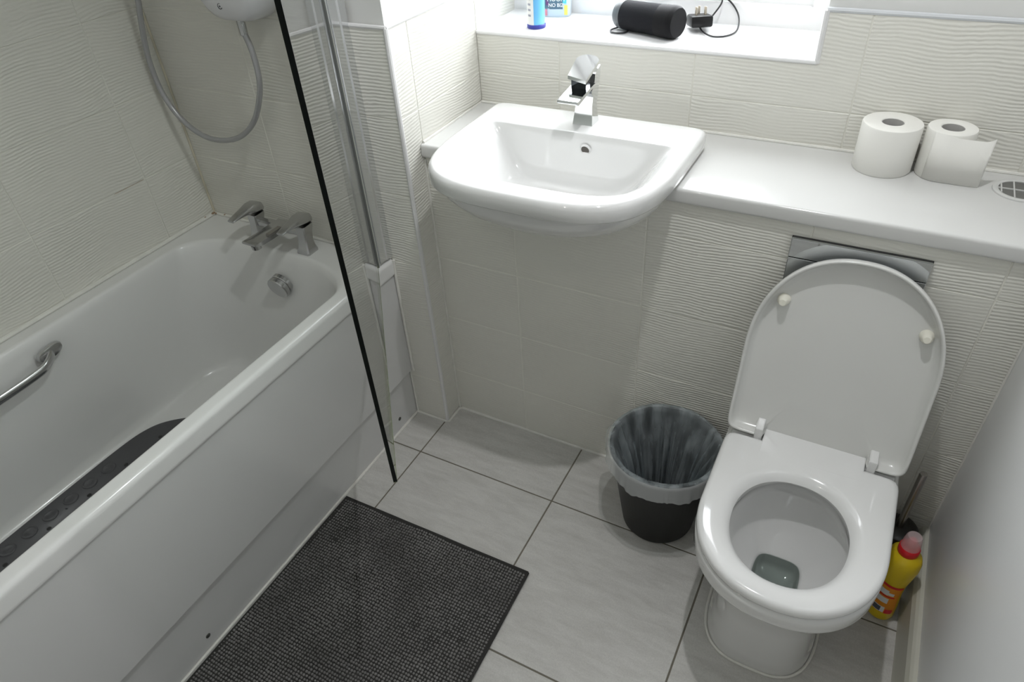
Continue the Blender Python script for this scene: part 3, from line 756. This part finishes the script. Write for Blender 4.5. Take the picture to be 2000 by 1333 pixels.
rings += [hole(0.128, 0.165, 0.145, 0.398), hole(0.122, 0.158, 0.139, 0.3955), hole(0.1195, 0.155, 0.136, 0.388), hole(0.1195, 0.155, 0.136, 0.362), hole(0.122, 0.158, 0.139, 0.357), hole(0.128, 0.162, 0.142, 0.352),
          hole(0.124, 0.158, 0.136, 0.32), hole(0.108, 0.138, 0.118, 0.275), hole(0.082, 0.104, 0.092, 0.235, 0.988, 2.4), hole(0.055, 0.076, 0.072, 0.212, 0.990, 3.4), hole(0.046, 0.066, 0.066, 0.202, 0.990, 5), hole(0.0445, 0.064, 0.064, 0.186, 0.990, 6), hole(0.041, 0.056, 0.058, 0.176, 0.990, 5), hole(0.01, 0.01, 0.01, 0.175, 0.990, 3)]
loft(bm, rings, cap0=True, cap1=True)
rel(finish('pan', bm, CERAM, angle=60), wc)
bm = bmesh.new()   # plate at the front of the sump, the outlet's shade painted dark
o_ = dshape(TX - 0.002, 0.966, 0.036, 0.036, 0.034, 4, 4, 0.1535, 40)
prism(bm, [(p[0], p[1]) for p in o_], 2, 0.1740, 0.1850)
rel(finish('outlet', bm, mat('outlet_shade', (0.05, 0.06, 0.055), 0.4), smooth=False), wc)
bm = bmesh.new()
prism(bm, [(p[0], p[1]) for p in hole(0.0505, 0.071, 0.0695, 0.2, 0.990, 4.5)], 2, 0.2045, 0.2055)
rel(finish('water', bm, WATER, smooth=False), wc)
# seal bead around pedestal
bm = bmesh.new()
ring = [Vector(p) for p in pr(0.1255, 0.8915, 0.003, 3.0, 30, 1.06)]
fr = [p for p in ring if p.y < 1.343]
fr.sort(key=lambda p: math.atan2(p.y - 1.06, p.x - TX) if math.atan2(p.y - 1.06, p.x - TX) < pi / 2 else math.atan2(p.y - 1.06, p.x - TX) - 2 * pi)
tube(bm, fr, 0.0034, 8)
rel(finish('floor_seal', bm, SEAL), wc)
# seat
seat_c = 0.990
def so(d, z): return dshape(TX, seat_c, 0.1805 + d, 0.202 + d, 0.198 + d, 22, 2.18, z, 192)
def si(d, z): return dshape(TX - 0.002, 0.981, 0.113 + d, 0.126 + d, 0.133 + d, 2.15, 2.15, z, 192)
bm = bmesh.new()
loft(bm, [so(-0.006, 0.3985), so(-0.001, 0.4005), so(0, 0.406), so(-0.001, 0.4135), so(-0.005, 0.4185), so(-0.012, 0.4205), si(0.026, 0.4205), si(0.018, 0.4188), si(0.009, 0.4140), si(0.002, 0.4070), si(-0.001, 0.4020), si(0.004, 0.3985)], loop=True)
st = rel(finish('seat', bm, PLAST, angle=60), wc)
boxobj('seat_hinge_tongue', (-0.0655, 1.150, 0.4005), (0.1455, 1.2285, 0.4206), PLAST, wc, bev=0.0025)
boxobj('hinge_bar', (-0.135, 1.200, 0.3985), (0.207, 1.235, 0.4090), PLAST, wc, bev=0.003)
# lid
la = math.atan2(0.108, 0.420)
O = Vector((TX, 1.198, 0.418)); VV = Vector((0, sin(la), cos(la))); NN = Vector((0, -cos(la), sin(la))); UU = Vector((1, 0, 0))
LL = 0.437
def lr(dw, w, N=400):
    out = []
    cv = 0.212; hw = 0.186
    for i in range(N):
        t = 2 * pi * i / N; c, s = cos(t), sin(t)
        e = 2.18 if s >= 0 else 20
        d = (abs(c) ** e + abs(s) ** e) ** (-1 / e)
        u = (hw + dw) * c * d; v = cv + ((LL - cv + dw) if s >= 0 else (cv + dw)) * s * d
        ww = w
        if v < 0.05 and abs(u - 0.004) < 0.1075: ww = min(w, -0.0245)      # cut-out between the hinge tabs
        out.append(tuple(O + UU * u + VV * v + NN * ww))
    return out
bm = bmesh.new()
loft(bm, [lr(-0.09, -0.0300), lr(-0.03, -0.0295), lr(-0.010, -0.027), lr(-0.002, -0.021), lr(0, -0.012), lr(0, 0.000), lr(-0.0015, 0.0035), lr(-0.0040, 0.0040), lr(-0.0065, 0.0015), lr(-0.0085, -0.006), lr(-0.013, -0.0165), lr(-0.022, -0.0215), lr(-0.045, -0.0235), lr(-0.10, -0.0245)], cap0=True, cap1=True)
lid = rel(finish('lid', bm, LIDP, angle=60), wc)
for (u, v) in ((-0.131, 0.322), (0.139, 0.311)):
    bm = bmesh.new()
    Mx = Matrix.Translation(O + UU * u + VV * v + NN * -0.0190) @ Matrix((( 1, 0, 0, 0), (0, VV.y, NN.y, 0), (0, VV.z, NN.z, 0), (0, 0, 0, 1)))
    pr_ = [(0.0135, -0.005), (0.0125, 0.006), (0.0100, 0.0085), (0.0085, 0.019), (0.0065, 0.0215), (0.0, 0.022)]
    loft(bm, [[tuple(Mx @ Vector((r * cos(2 * pi * k / 24), r * sin(2 * pi * k / 24), h))) for k in range(24)] for r, h in pr_[:-1]], cap1=True)
    lidb = finish('bumper', bm, BUMP); lidb.parent = lid; lidb.matrix_parent_inverse = lid.matrix_world.inverted()
    lidb.matrix_parent_inverse = Matrix.Identity(4)
for (xa, xb) in ((-0.086, -0.0685), (0.1485, 0.166)):
    boxobj('hinge_tab', (xa, 1.192, 0.409), (xb, 1.232, 0.445), PLAST, wc, bev=0.003)

# ---------------------------------------------------------------- toilet rolls
def roll(cx, cy, r, h, label):
    t = thing('toilet_roll', (cx, cy, 0.911), label, 'toilet roll', 'toilet rolls on the worktop')
    bm = bmesh.new()
    ri = 0.0215
    loft(bm, [[(a * cos(2 * pi * k / 64), a * sin(2 * pi * k / 64), z) for k in range(64)] for a, z in ((ri, 0.0), (r - 0.002, 0.0), (r, 0.003), (r, h - 0.004), (r - 0.0015, h - 0.001), (r - 0.005, h), (ri + 0.0015, h - 0.0005), (ri, h - 0.002))], loop=True)
    finish('paper', bm, PAPER, t)
    bm = bmesh.new()
    loft(bm, [[(a * cos(2 * pi * k / 40), a * sin(2 * pi * k / 40), z) for k in range(40)] for a, z in ((ri, 0.001), (ri, h - 0.002), (ri - 0.0012, h - 0.002), (ri - 0.0012, 0.001))], loop=True)
    finish('core', bm, CARD, t)
    return t
roll(0.013, 1.592, 0.058, 0.100, 'fuller white toilet roll nearest the basin, standing on the worktop')
r2 = roll(0.122, 1.601, 0.046, 0.100, 'smaller part-used white toilet roll with its loose sheet hanging out to the right')
bm = bmesh.new()
path = []
for k in range(8):
    a = radians(-130 + 40 * k / 7)
    path.append(((0.046 + 0.0006) * cos(a), (0.046 + 0.0006) * sin(a)))
path += [(0.012, -0.0465), (0.035, -0.0472), (0.058, -0.0475), (0.070, -0.0462), (0.0735, -0.0440)]
A = [(x, y, 0.001 + 0.0 * i) for i, (x, y) in enumerate(path)]
Bz = [(x + (0.0015 if i > 8 else 0), y, 0.0990 + (0.0025 if i == len(path) - 1 else 0) - (0.004 if 8 <= i <= 10 else 0)) for i, (x, y) in enumerate(path)]
loft(bm, [A, Bz], closed=False)
sh_ = finish('loose_sheet', bm, PAPER, r2)
sm = sh_.modifiers.new('thick', 'SOLIDIFY'); sm.thickness = 0.0006

# ---------------------------------------------------------------- vent grille in worktop
vg = thing('round_vent_grille', (0.270, 1.570, 0.911), 'round white ventilation grille let into the worktop near the right wall', 'vent')
bm = bmesh.new()
loft(bm, [[(a * cos(2 * pi * k / 48), a * sin(2 * pi * k / 48), z) for k in range(48)] for a, z in ((0.050, 0.0002), (0.0495, 0.0025), (0.047, 0.0035), (0.041, 0.0035), (0.0395, 0.0025), (0.0395, 0.0004))])
finish('ring', bm, TOP, vg)
bm = bmesh.new(); lathe(bm, [(0.0398, 0.0003), (0.0398, 0.0008)], 0, 0, 40)
finish('dark_cavity', bm, mat('grey_cavity', (0.16, 0.16, 0.15), 0.7), vg, smooth=False)
for yy in (0.0,):
    w = math.sqrt(0.0395 ** 2 - yy ** 2)
    bm = bmesh.new(); box(bm, (-w, yy - 0.0013, 0.0008), (w, yy + 0.0013, 0.003)); finish('slat', bm, TOP, vg, smooth=False)
for xx in (-0.034, -0.012, 0.012, 0.034):
    w = math.sqrt(0.0395 ** 2 - xx ** 2)
    bm = bmesh.new(); box(bm, (xx - 0.0013, -w, 0.0008), (xx + 0.0013, w, 0.0032)); finish('slat', bm, TOP, vg, smooth=False)

# ---------------------------------------------------------------- waste bin and liner
binc = Vector((-0.283, 1.205, 0.0))
wbn = thing('waste_bin', (binc.x, binc.y, 0), 'small black plastic waste bin between basin wall and toilet', 'bin')
bm = bmesh.new()
def bring(r, z): return [(r * cos(2 * pi * k / 64), r * sin(2 * pi * k / 64), z) for k in range(64)]
loft(bm, [bring(0.078, 0.0), bring(0.088, 0.002), bring(0.094, 0.012), bring(0.134, 0.278), bring(0.138, 0.282), bring(0.138, 0.287), bring(0.134, 0.287), bring(0.131, 0.278), bring(0.091, 0.014), bring(0.0, 0.010)][:-1], cap0=True, cap1=True)
finish('bucket', bm, BLACKP, wbn, angle=50)
bl = thing('bin_liner', (binc.x, binc.y, 0), 'crumpled translucent bag lining the black waste bin and folded over its rim', 'bin bag')
bm = bmesh.new()
NK = 288
def fold(t, sd, f): return noise.noise(Vector((cos(t) * f, sin(t) * f, sd)))
prof = []
for j in range(27):
    if j < 19:
        s = j / 18
        z = 0.03 + s * 0.262; base = 0.085 + s * 0.0455
        prof.append((base, z, (0.011 * (1 - s) + 0.007) * min(1, (1 - s) * 2.5 + 0.10), 'in'))
    elif j < 21:
        prof.append((0.1335 + 0.004 * (j - 18), 0.2925 - (0 if j == 19 else 0.0005), 0.0007, 'top'))
    else:
        s = (j - 20) / 6
        prof.append((0.1425 - 0.002 * s, 0.291 - s * 0.052, 0.0045 * s, 'out'))
rings = []
for (r, z, a, kind) in prof:
    rg = []
    for k in range(NK):
        t = 2 * pi * k / NK
        if kind == 'in':
            pl_ = abs(fold(t, 3.1 + z * 0.8, 4.2)) ** 0.6
            pl2 = abs(fold(t, 8.3 + z * 1.8, 11.0))
            rr_ = r - a * 2.6 * pl_ - a * 1.6 * pl2
            zz = z + (0.004 * fold(t, 1.2, 3) if z > 0.26 else 0)
        elif kind == 'top':
            rr_ = r + 0.0005 + 0.0004 * fold(t, 4, 9); zz = z + 0.003 * fold(t, 1.2, 3) + 0.0016 * fold(t, 5.5, 11)
        else:
            rr_ = r + 0.001 + abs(a) * (1.1 + 1.0 * fold(t, 2.7 + z * 9, 7)) + 0.004 * (0.291 - z) / 0.044 * abs(fold(t, 6.1, 13))
            # a loose corner flares out to the left
            fl = max(0, 1 - abs((t - radians(168) + pi) % (2 * pi) - pi) / 0.42)
            rr_ += fl * 0.020 * (0.291 - z) / 0.044 if fl > 0 else 0
            zz = z + (0.291 - z) / 0.044 * (0.012 * fold(t, 9.1, 2.4) + 0.007 * fold(t, 5.1, 8))
        rg.append((rr_ * cos(t), rr_ * sin(t), zz))
    rings.append(rg)
loft(bm, rings)
nout = 21 * NK
bm.faces.ensure_lookup_table()
for i, f in enumerate(bm.faces): f.material_index = 1 if i >= 20 * NK else 0
bf_ = finish('bag_film', bm, LINER, bl, angle=180)
def flap_nodes(nt, b):
    out = nt.nodes['Material Output']
    t = nt.nodes.new('ShaderNodeBsdfTransparent'); t.inputs[0].default_value = (0.9, 0.92, 0.92, 1)
    x = nt.nodes.new('ShaderNodeMixShader'); x.inputs[0].default_value = 0.5
    nt.links.new(t.outputs[0], x.inputs[1]); nt.links.new(b.outputs[0], x.inputs[2]); nt.links.new(x.outputs[0], out.inputs[0])
bf_.data.materials.append(mat('folded_bag_film', (0.74, 0.76, 0.76), 0.25, build=flap_nodes))

# ---------------------------------------------------------------- toilet brush
tb = thing('toilet_brush', (0.268, 1.285, 0.0), 'steel-handled toilet brush standing in a dark holder behind the cleaner bottle', 'toilet brush')
bm = bmesh.new(); lathe(bm, [(0.046, 0.0), (0.048, 0.003), (0.043, 0.06), (0.040, 0.165), (0.042, 0.176), (0.036, 0.180), (0.012, 0.184)], 0, 0, 32)
finish('holder', bm, HOLDER, tb)
bm = bmesh.new(); lathe(bm, [(0.0085, 0.180), (0.0085, 0.362), (0.0075, 0.366)], 0.0, 0.0, 20)
finish('handle', bm, STEEL, tb)

# ---------------------------------------------------------------- toilet cleaner bottle
cb = thing('toilet_cleaner_bottle', (0.279, 1.168, 0.0), 'yellow toilet cleaner bottle with red collar standing beside the toilet at the right skirting', 'bottle')
cb.rotation_euler = (0, 0, radians(-22))
bm = bmesh.new()
bp = [(0.020, 0.0), (0.026, 0.003), (0.0285, 0.012), (0.0280, 0.05), (0.0250, 0.10), (0.0255, 0.13), (0.0300, 0.165), (0.0335, 0.195), (0.0330, 0.218), (0.0290, 0.232), (0.020, 0.240), (0.0185, 0.244)]
loft(bm, [[(r * 1.08 * cos(2 * pi * k / 40), r * 0.94 * sin(2 * pi * k / 40), z) for k in range(40)] for r, z in bp], cap0=True, cap1=True)
finish('body', bm, YELL, cb)
bm = bmesh.new(); lathe(bm, [(0.0205, 0.238), (0.0215, 0.240), (0.0215, 0.256), (0.019, 0.259), (0.012, 0.260), (0.010, 0.278), (0.006, 0.284), (0.003, 0.285)], 0, 0, 28)
finish('red_collar', bm, RED, cb)
bm = bmesh.new(); lathe(bm, [(0.0195, 0.259), (0.0185, 0.272), (0.0160, 0.290), (0.0140, 0.293)], 0, 0, 28, False, True)
finish('clear_cap', bm, CLEARCAP, cb)
def bpr(z):
    for (r0, z0), (r1, z1) in zip(bp, bp[1:]):
        if z0 <= z <= z1: return r0 + (r1 - r0) * (z - z0) / (z1 - z0)
def label(name, m, a0, a1, z0, z1, off, slope=0.0):
    bm = bmesh.new(); n = 14; rows = 6
    R = []
    for j in range(rows + 1):
        row = []
        for k in range(n + 1):
            a = a0 + (a1 - a0) * k / n
            z = z0 + (z1 - z0) * j / rows + slope * (a - a0)
            r = bpr(max(0.004, min(0.239, z))) + off
            row.append((r * 1.08 * cos(a), r * 0.94 * sin(a), z))
        R.append(row)
    loft(bm, R, closed=False)
    return finish(name, bm, m, cb)
A0, A1 = radians(200), radians(340)
label('label', ORANGE, A0, A1, 0.034, 0.132, 0.0004)
label('label_stripe', RED, A0, A1, 0.128, 0.137, 0.0008)
label('label_stripe', RED, A0, radians(318), 0.092, 0.096, 0.0008)
label('label_patch', LWHITE, A0, radians(285), 0.098, 0.116, 0.0008)
label('label_patch', LWHITE, radians(270), radians(310), 0.100, 0.110, 0.0010)
label('label_patch', LWHITE, A0, radians(296), 0.070, 0.088, 0.0008)
label('label_patch', LWHITE, radians(235), radians(295), 0.036, 0.056, 0.0008)
label('barcode', LGREY, radians(240), radians(280), 0.038, 0.054, 0.0012)
label('label_mark', LGREY, radians(215), radians(240), 0.074, 0.084, 0.0012)
label('label_mark', RED, radians(298), radians(330), 0.034, 0.050, 0.0009)

# ---------------------------------------------------------------- bath rug
rug = thing('bath_rug', (-0.815, 0.42, 0.0), 'charcoal bobbled chenille bath rug on the floor beside the bathtub', 'rug')
rc = [Vector((-1.108, 0.884)), Vector((-0.522, 0.890)), Vector((-0.505, -0.02)), Vector((-1.108, -0.02))]
def rp(u, v):   # bilinear
    a = rc[3].lerp(rc[2], u); b = rc[0].lerp(rc[1], u); return a.lerp(b, v)
bm = bmesh.new()
NUx, NVy = 40, 50
top = []
for j in range(NVy + 1):
    rw = []
    for i in range(NUx + 1):
        p = rp(i / NUx, j / NVy)
        z = 0.006 + 0.0022 * noise.noise(Vector((p.x * 7, p.y * 7, 0.3))) + (0.004 if i < 1 else 0)
        rw.append((p.x, p.y, z))
    top.append(rw)
loft(bm, top, closed=False)
ob = finish('backing', bm, RUGB, angle=180); rel(ob, rug)
sm = ob.modifiers.new('thick', 'SOLIDIFY'); sm.thickness = 0.004; sm.offset = -1
# hem strips
for (a, b) in ((0, 1), (1, 2)):
    bm = bmesh.new()
    P = [rc[a].lerp(rc[b], k / 40) for k in range(41)]
    inw = (rc[3] + rc[1]) / 2
    tube(bm, [(p.x, p.y, 0.0075 + 0.0015 * noise.noise(Vector((p.x * 8, p.y * 8, 2)))) for p in P], 0.0036, 8, 1.0)
    rel(finish('hem', bm, RUGB), rug)
# bobbles
verts = []; faces = []
ico = bmesh.new(); bmesh.ops.create_icosphere(ico, subdivisions=1, radius=1.0)
iv = [v.co.copy() for v in ico.verts]; jf = [[v.index for v in f.verts] for f in ico.faces]; ico.free()
nx, ny = 74, 112
for j in range(ny):
    for i in range(nx):
        u = (i + 0.9) / (nx + 0.8); v = (j + 0.5) / (ny + 0.9)
        p = rp(u, v)
        wob = noise.noise(Vector((p.x * 9, p.y * 9, 5.0)))
        wob2 = noise.noise(Vector((p.x * 9, p.y * 9, 15.0)))
        if noise.noise(Vector((p.x * 22, p.y * 22, 25.0))) > 0.60: hz = 0.0086
        else: hz = 0.0098
        x = p.x + 0.0035 * wob + random.uniform(-0.0007, 0.0007); y = p.y + 0.0035 * wob2 + random.uniform(-0.0007, 0.0007)
        z = hz + 0.003 * wob + random.uniform(-0.0006, 0.0006)
        rx = 0.0037 * random.uniform(0.85, 1.1); b0 = len(verts)
        for q in iv: verts.append((x + q.x * rx, y + q.y * rx * 0.98, z + q.z * 0.0045))
        faces += [[b0 + k for k in f] for f in jf]
me = bpy.data.meshes.new('pile'); me.from_pydata(verts, [], faces); me.materials.append(RUG)
for p in me.polygons: p.use_smooth = True
pile = add_obj('pile', me); rel(pile, rug); pile['kind'] = 'stuff'

# ---------------------------------------------------------------- things on the window sill
ZS = 1.1002
# bluetooth speaker
spk = thing('portable_speaker', (-0.568, 1.785, ZS), 'black cylindrical portable speaker lying on the window sill', 'speaker')
pa = Vector((-0.652, 1.765, ZS + 0.0335)); pb = Vector((-0.494, 1.712, ZS + 0.0370))
ax = (pb - pa).normalized(); sx_ = ax.cross(Vector((0, 0, 1))).normalized(); sy_ = ax.cross(sx_)
def cring(t, r, n=40): c = pa.lerp(pb, t); return [tuple(c + (sx_ * cos(2 * pi * k / n) + sy_ * sin(2 * pi * k / n)) * r * 0.89) for k in range(n)]
bm = bmesh.new(); loft(bm, [cring(0.10, 0.0365), cring(0.13, 0.0378), cring(0.5, 0.0385), cring(0.76, 0.0400)], cap0=True, cap1=True)
rel(finish('fabric_sleeve', bm, FABRIC), spk)
bm = bmesh.new(); loft(bm, [cring(-0.03, 0.030), cring(0.0, 0.0345), cring(0.06, 0.0372), cring(0.11, 0.0378)], cap0=True, cap1=True)
rel(finish('end_cap', bm, mat('grey_end_rubber', (0.10, 0.11, 0.115), 0.45)), spk)
bm = bmesh.new(); loft(bm, [cring(0.74, 0.0402), cring(0.80, 0.0412), cring(0.95, 0.0415), cring(1.0, 0.0405), cring(1.04, 0.036), cring(1.045, 0.024)], cap0=True, cap1=True)
rel(finish('end_cap', bm, mat('black_end_rubber', (0.006, 0.006, 0.007), 0.6, spec=0.2)), spk)
bm = bmesh.new()
c = pa.lerp(pb, 0.02) ; dirv = (sx_ * -0.8 + Vector((0, -0.3, 0.1))).normalized()
bmesh.ops.create_uvsphere(bm, u_segments=12, v_segments=8, radius=0.006, matrix=Matrix.Translation(c + Vector((-0.002, -0.0295, 0.004))) @ Matrix.Diagonal((0.9, 0.35, 1.6, 1)))
rel(finish('port_cover', bm, TEAL), spk)
bm = bmesh.new()
tube(bm, smooth_path([(-0.646, 1.770, ZS + 0.006), (-0.656, 1.758, ZS + 0.003), (-0.664, 1.735, ZS + 0.003), (-0.655, 1.715, ZS + 0.003), (-0.636, 1.712, ZS + 0.003), (-0.622, 1.722, ZS + 0.003), (-0.622, 1.742, ZS + 0.004), (-0.632, 1.770, ZS + 0.010)], 6), 0.0022, 8)
rel(finish('strap', bm, CABLEM), spk)

# charger plug with cable
chg = thing('charger_plug', (-0.455, 1.79, ZS), 'black mains plug charger with coiled cable on the sill behind the speaker', 'charger')
bm = bmesh.new()
Mc = Matrix.Translation((-0.462, 1.800, ZS + 0.022)) @ Matrix.Rotation(radians(28), 4, 'Z') @ Matrix.Rotation(radians(-8), 4, 'X')
bmesh.ops.create_cube(bm, size=1.0, matrix=Mc @ Matrix.Diagonal((0.052, 0.060, 0.026, 1)))
bevel_all(bm, 0.005, 2)
rel(finish('plug_body', bm, BLACKP), chg)
for (dx, dy, sxp, syp) in ((-0.011, -0.006, 0.004, 0.0065), (0.011, -0.006, 0.004, 0.0065), (0.0, 0.014, 0.004, 0.004)):
    bm = bmesh.new(); bmesh.ops.create_cube(bm, size=1.0, matrix=Mc @ Matrix.Translation((dx, dy, 0.021)) @ Matrix.Diagonal((sxp * 1.3, syp, 0.020, 1)))
    bevel_all(bm, 0.0006, 1)
    rel(finish('plug_pin', bm, mat('brass_pin', (0.62, 0.55, 0.45), 0.25, metal=1)), chg)
cab = [(-0.440, 1.832, ZS + 0.026), (-0.425, 1.85, ZS + 0.055), (-0.44, 1.87, ZS + 0.075), (-0.50, 1.862, ZS + 0.080), (-0.57, 1.855, ZS + 0.062), (-0.62, 1.862, ZS + 0.055), (-0.64, 1.866, ZS + 0.080), (-0.60, 1.866, ZS + 0.10), (-0.54, 1.864, ZS + 0.093), (-0.48, 1.864, ZS + 0.078), (-0.42, 1.866, ZS + 0.060), (-0.385, 1.855, ZS + 0.030), (-0.372, 1.815, ZS + 0.006), (-0.380, 1.770, ZS + 0.0025), (-0.410, 1.748, ZS + 0.0025), (-0.440, 1.765, ZS + 0.005), (-0.462, 1.802, ZS + 0.008)]
bm = bmesh.new(); tube(bm, smooth_path(cab, 8), 0.0020, 8)
rel(finish('cable', bm, CABLEM), chg)

# aerosol can
can = thing('aerosol_can', (-0.862, 1.716, ZS), 'blue and white aerosol can with navy foot on the window sill', 'aerosol can')
bm = bmesh.new(); lathe(bm, [(0.0225, 0.008), (0.0225, 0.150), (0.020, 0.158), (0.012, 0.165)], 0, 0, 32); finish('can_body', bm, BLUE, can)
bm = bmesh.new(); lathe(bm, [(0.0235, 0.0), (0.0245, 0.002), (0.0245, 0.008), (0.0228, 0.010)], 0, 0, 32); finish('foot', bm, NAVY, can)
bm = bmesh.new(); lathe(bm, [(0.015, 0.160), (0.016, 0.163), (0.016, 0.190), (0.013, 0.194)], 0, 0, 24); finish('cap', bm, LWHITE, can)
bm = bmesh.new()
loft(bm, [[(0.0229 * cos(radians(a)), 0.0229 * sin(radians(a)), z) for a in range(190, 281, 6)] for z in (0.010, 0.148)], closed=False); finish('back_label', bm, LWHITE, can)
for j in range(7):
    bm = bmesh.new(); z = 0.030 + j * 0.013
    loft(bm, [[(0.0232 * cos(radians(a)), 0.0232 * sin(radians(a)), zz) for a in range(236, 264, 4)] for zz in (z, z + 0.005)], closed=False); finish('label_line', bm, mat('grey_print', (0.35, 0.36, 0.42), 0.5), can)

# printed tub
tub = thing('printed_pouch_tub', (-0.858, 1.838, ZS), 'small pale tub with purple, pink and cyan print at the back of the sill', 'tub')
tub.rotation_euler = (0, 0, radians(14))
bm = bmesh.new(); rings = []
for z, k in ((0.0, 0.94), (0.004, 1.0), (0.075, 1.02), (0.080, 0.98)):
    rings.append([(0.036 * k * p[0], 0.022 * k * p[1], z) for p in dshape(0, 0, 1, 1, 1, 5, 5, 0, 48)])
loft(bm, rings, cap0=True, cap1=True); finish('tub_body', bm, PGREY, tub)
def patch(x0, x1, z0, z1, m, nm='print_patch', d=0.0):
    bm = bmesh.new(); box(bm, (x0, -0.0232 - d, z0), (x1, -0.0226 - d, z1)); finish(nm, bm, m, tub, smooth=False)
patch(-0.034, -0.018, 0.022, 0.074, SLATE); patch(-0.027, -0.020, 0.030, 0.074, PURP, d=0.0004); patch(-0.034, -0.024, 0.004, 0.020, PINK)
patch(0.018, 0.028, 0.034, 0.070, CYAN); patch(0.022, 0.031, 0.006, 0.030, YPRN); patch(-0.018, 0.018, 0.020, 0.074, SLATE)
def text(s, size, x, z, m):
    cu = bpy.data.curves.new('lettering', 'FONT'); cu.body = s; cu.size = size; cu.extrude = 0.0003; cu.align_x = 'CENTER'; cu.offset = 0.0002
    tmp = bpy.data.objects.new('lettering', cu); COL.objects.link(tmp)
    dg = bpy.context.evaluated_depsgraph_get()
    me = bpy.data.meshes.new_from_object(tmp.evaluated_get(dg))
    bpy.data.objects.remove(tmp)
    me.materials.clear(); me.materials.append(m)
    o = add_obj('lettering', me, tub); o.matrix_local = Matrix.Translation((x, -0.0240, z)) @ Matrix.Rotation(pi / 2, 4, 'X')
text('HOOH', 0.0155, 0.0, 0.040, LWHITE); text('NO BIZ', 0.0125, 0.0, 0.026, LWHITE)

# ---------------------------------------------------------------- smaller pieces hang under the part they belong to
def under(part, kids):
    for k in kids:
        k.parent = part; k.matrix_parent_inverse = Matrix.Identity(4)
def kid(root, name): return [c for c in root.children if c.name.split('.')[0] == name]
under(kid(basin, 'bowl')[0], kid(basin, 'overflow_hole') + kid(basin, 'overflow_ring') + kid(basin, 'waste'))
under(kid(bf, 'spout')[0], kid(bf, 'aerator') + kid(bf, 'diverter'))
under(kid(bath, 'grab_rail')[0], kid(bath, 'rail_plate'))
under(kid(bath, 'plinth_panel')[0], kid(bath, 'panel_screw'))
under(kid(tap, 'lever')[0], kid(tap, 'lever_neck'))
under(kid(sh, 'housing')[0], kid(sh, 'cover_mark'))
under(kid(sh, 'shower_hose')[0], kid(sh, 'hose_nut'))
under(kid(scr, 'glass_pane')[0], kid(scr, 'free_edge') + kid(scr, 'bottom_edge') + kid(scr, 'seal_strip'))
under(kid(wc, 'pan')[0], kid(wc, 'outlet') + kid(wc, 'water') + kid(wc, 'floor_seal'))
under(kid(wc, 'seat')[0], kid(wc, 'seat_hinge_tongue') + kid(wc, 'hinge_bar'))
under(kid(wc, 'lid')[0], kid(wc, 'hinge_tab'))
under(kid(chg, 'plug_body')[0], kid(chg, 'plug_pin'))
for o, l in ((kid(wc, 'lid')[0], 'raised white lid with two cream rubber buffers'), (kid(scr, 'hinge_tube')[0], 'polished chrome hinge tube')):
    o['label'] = l
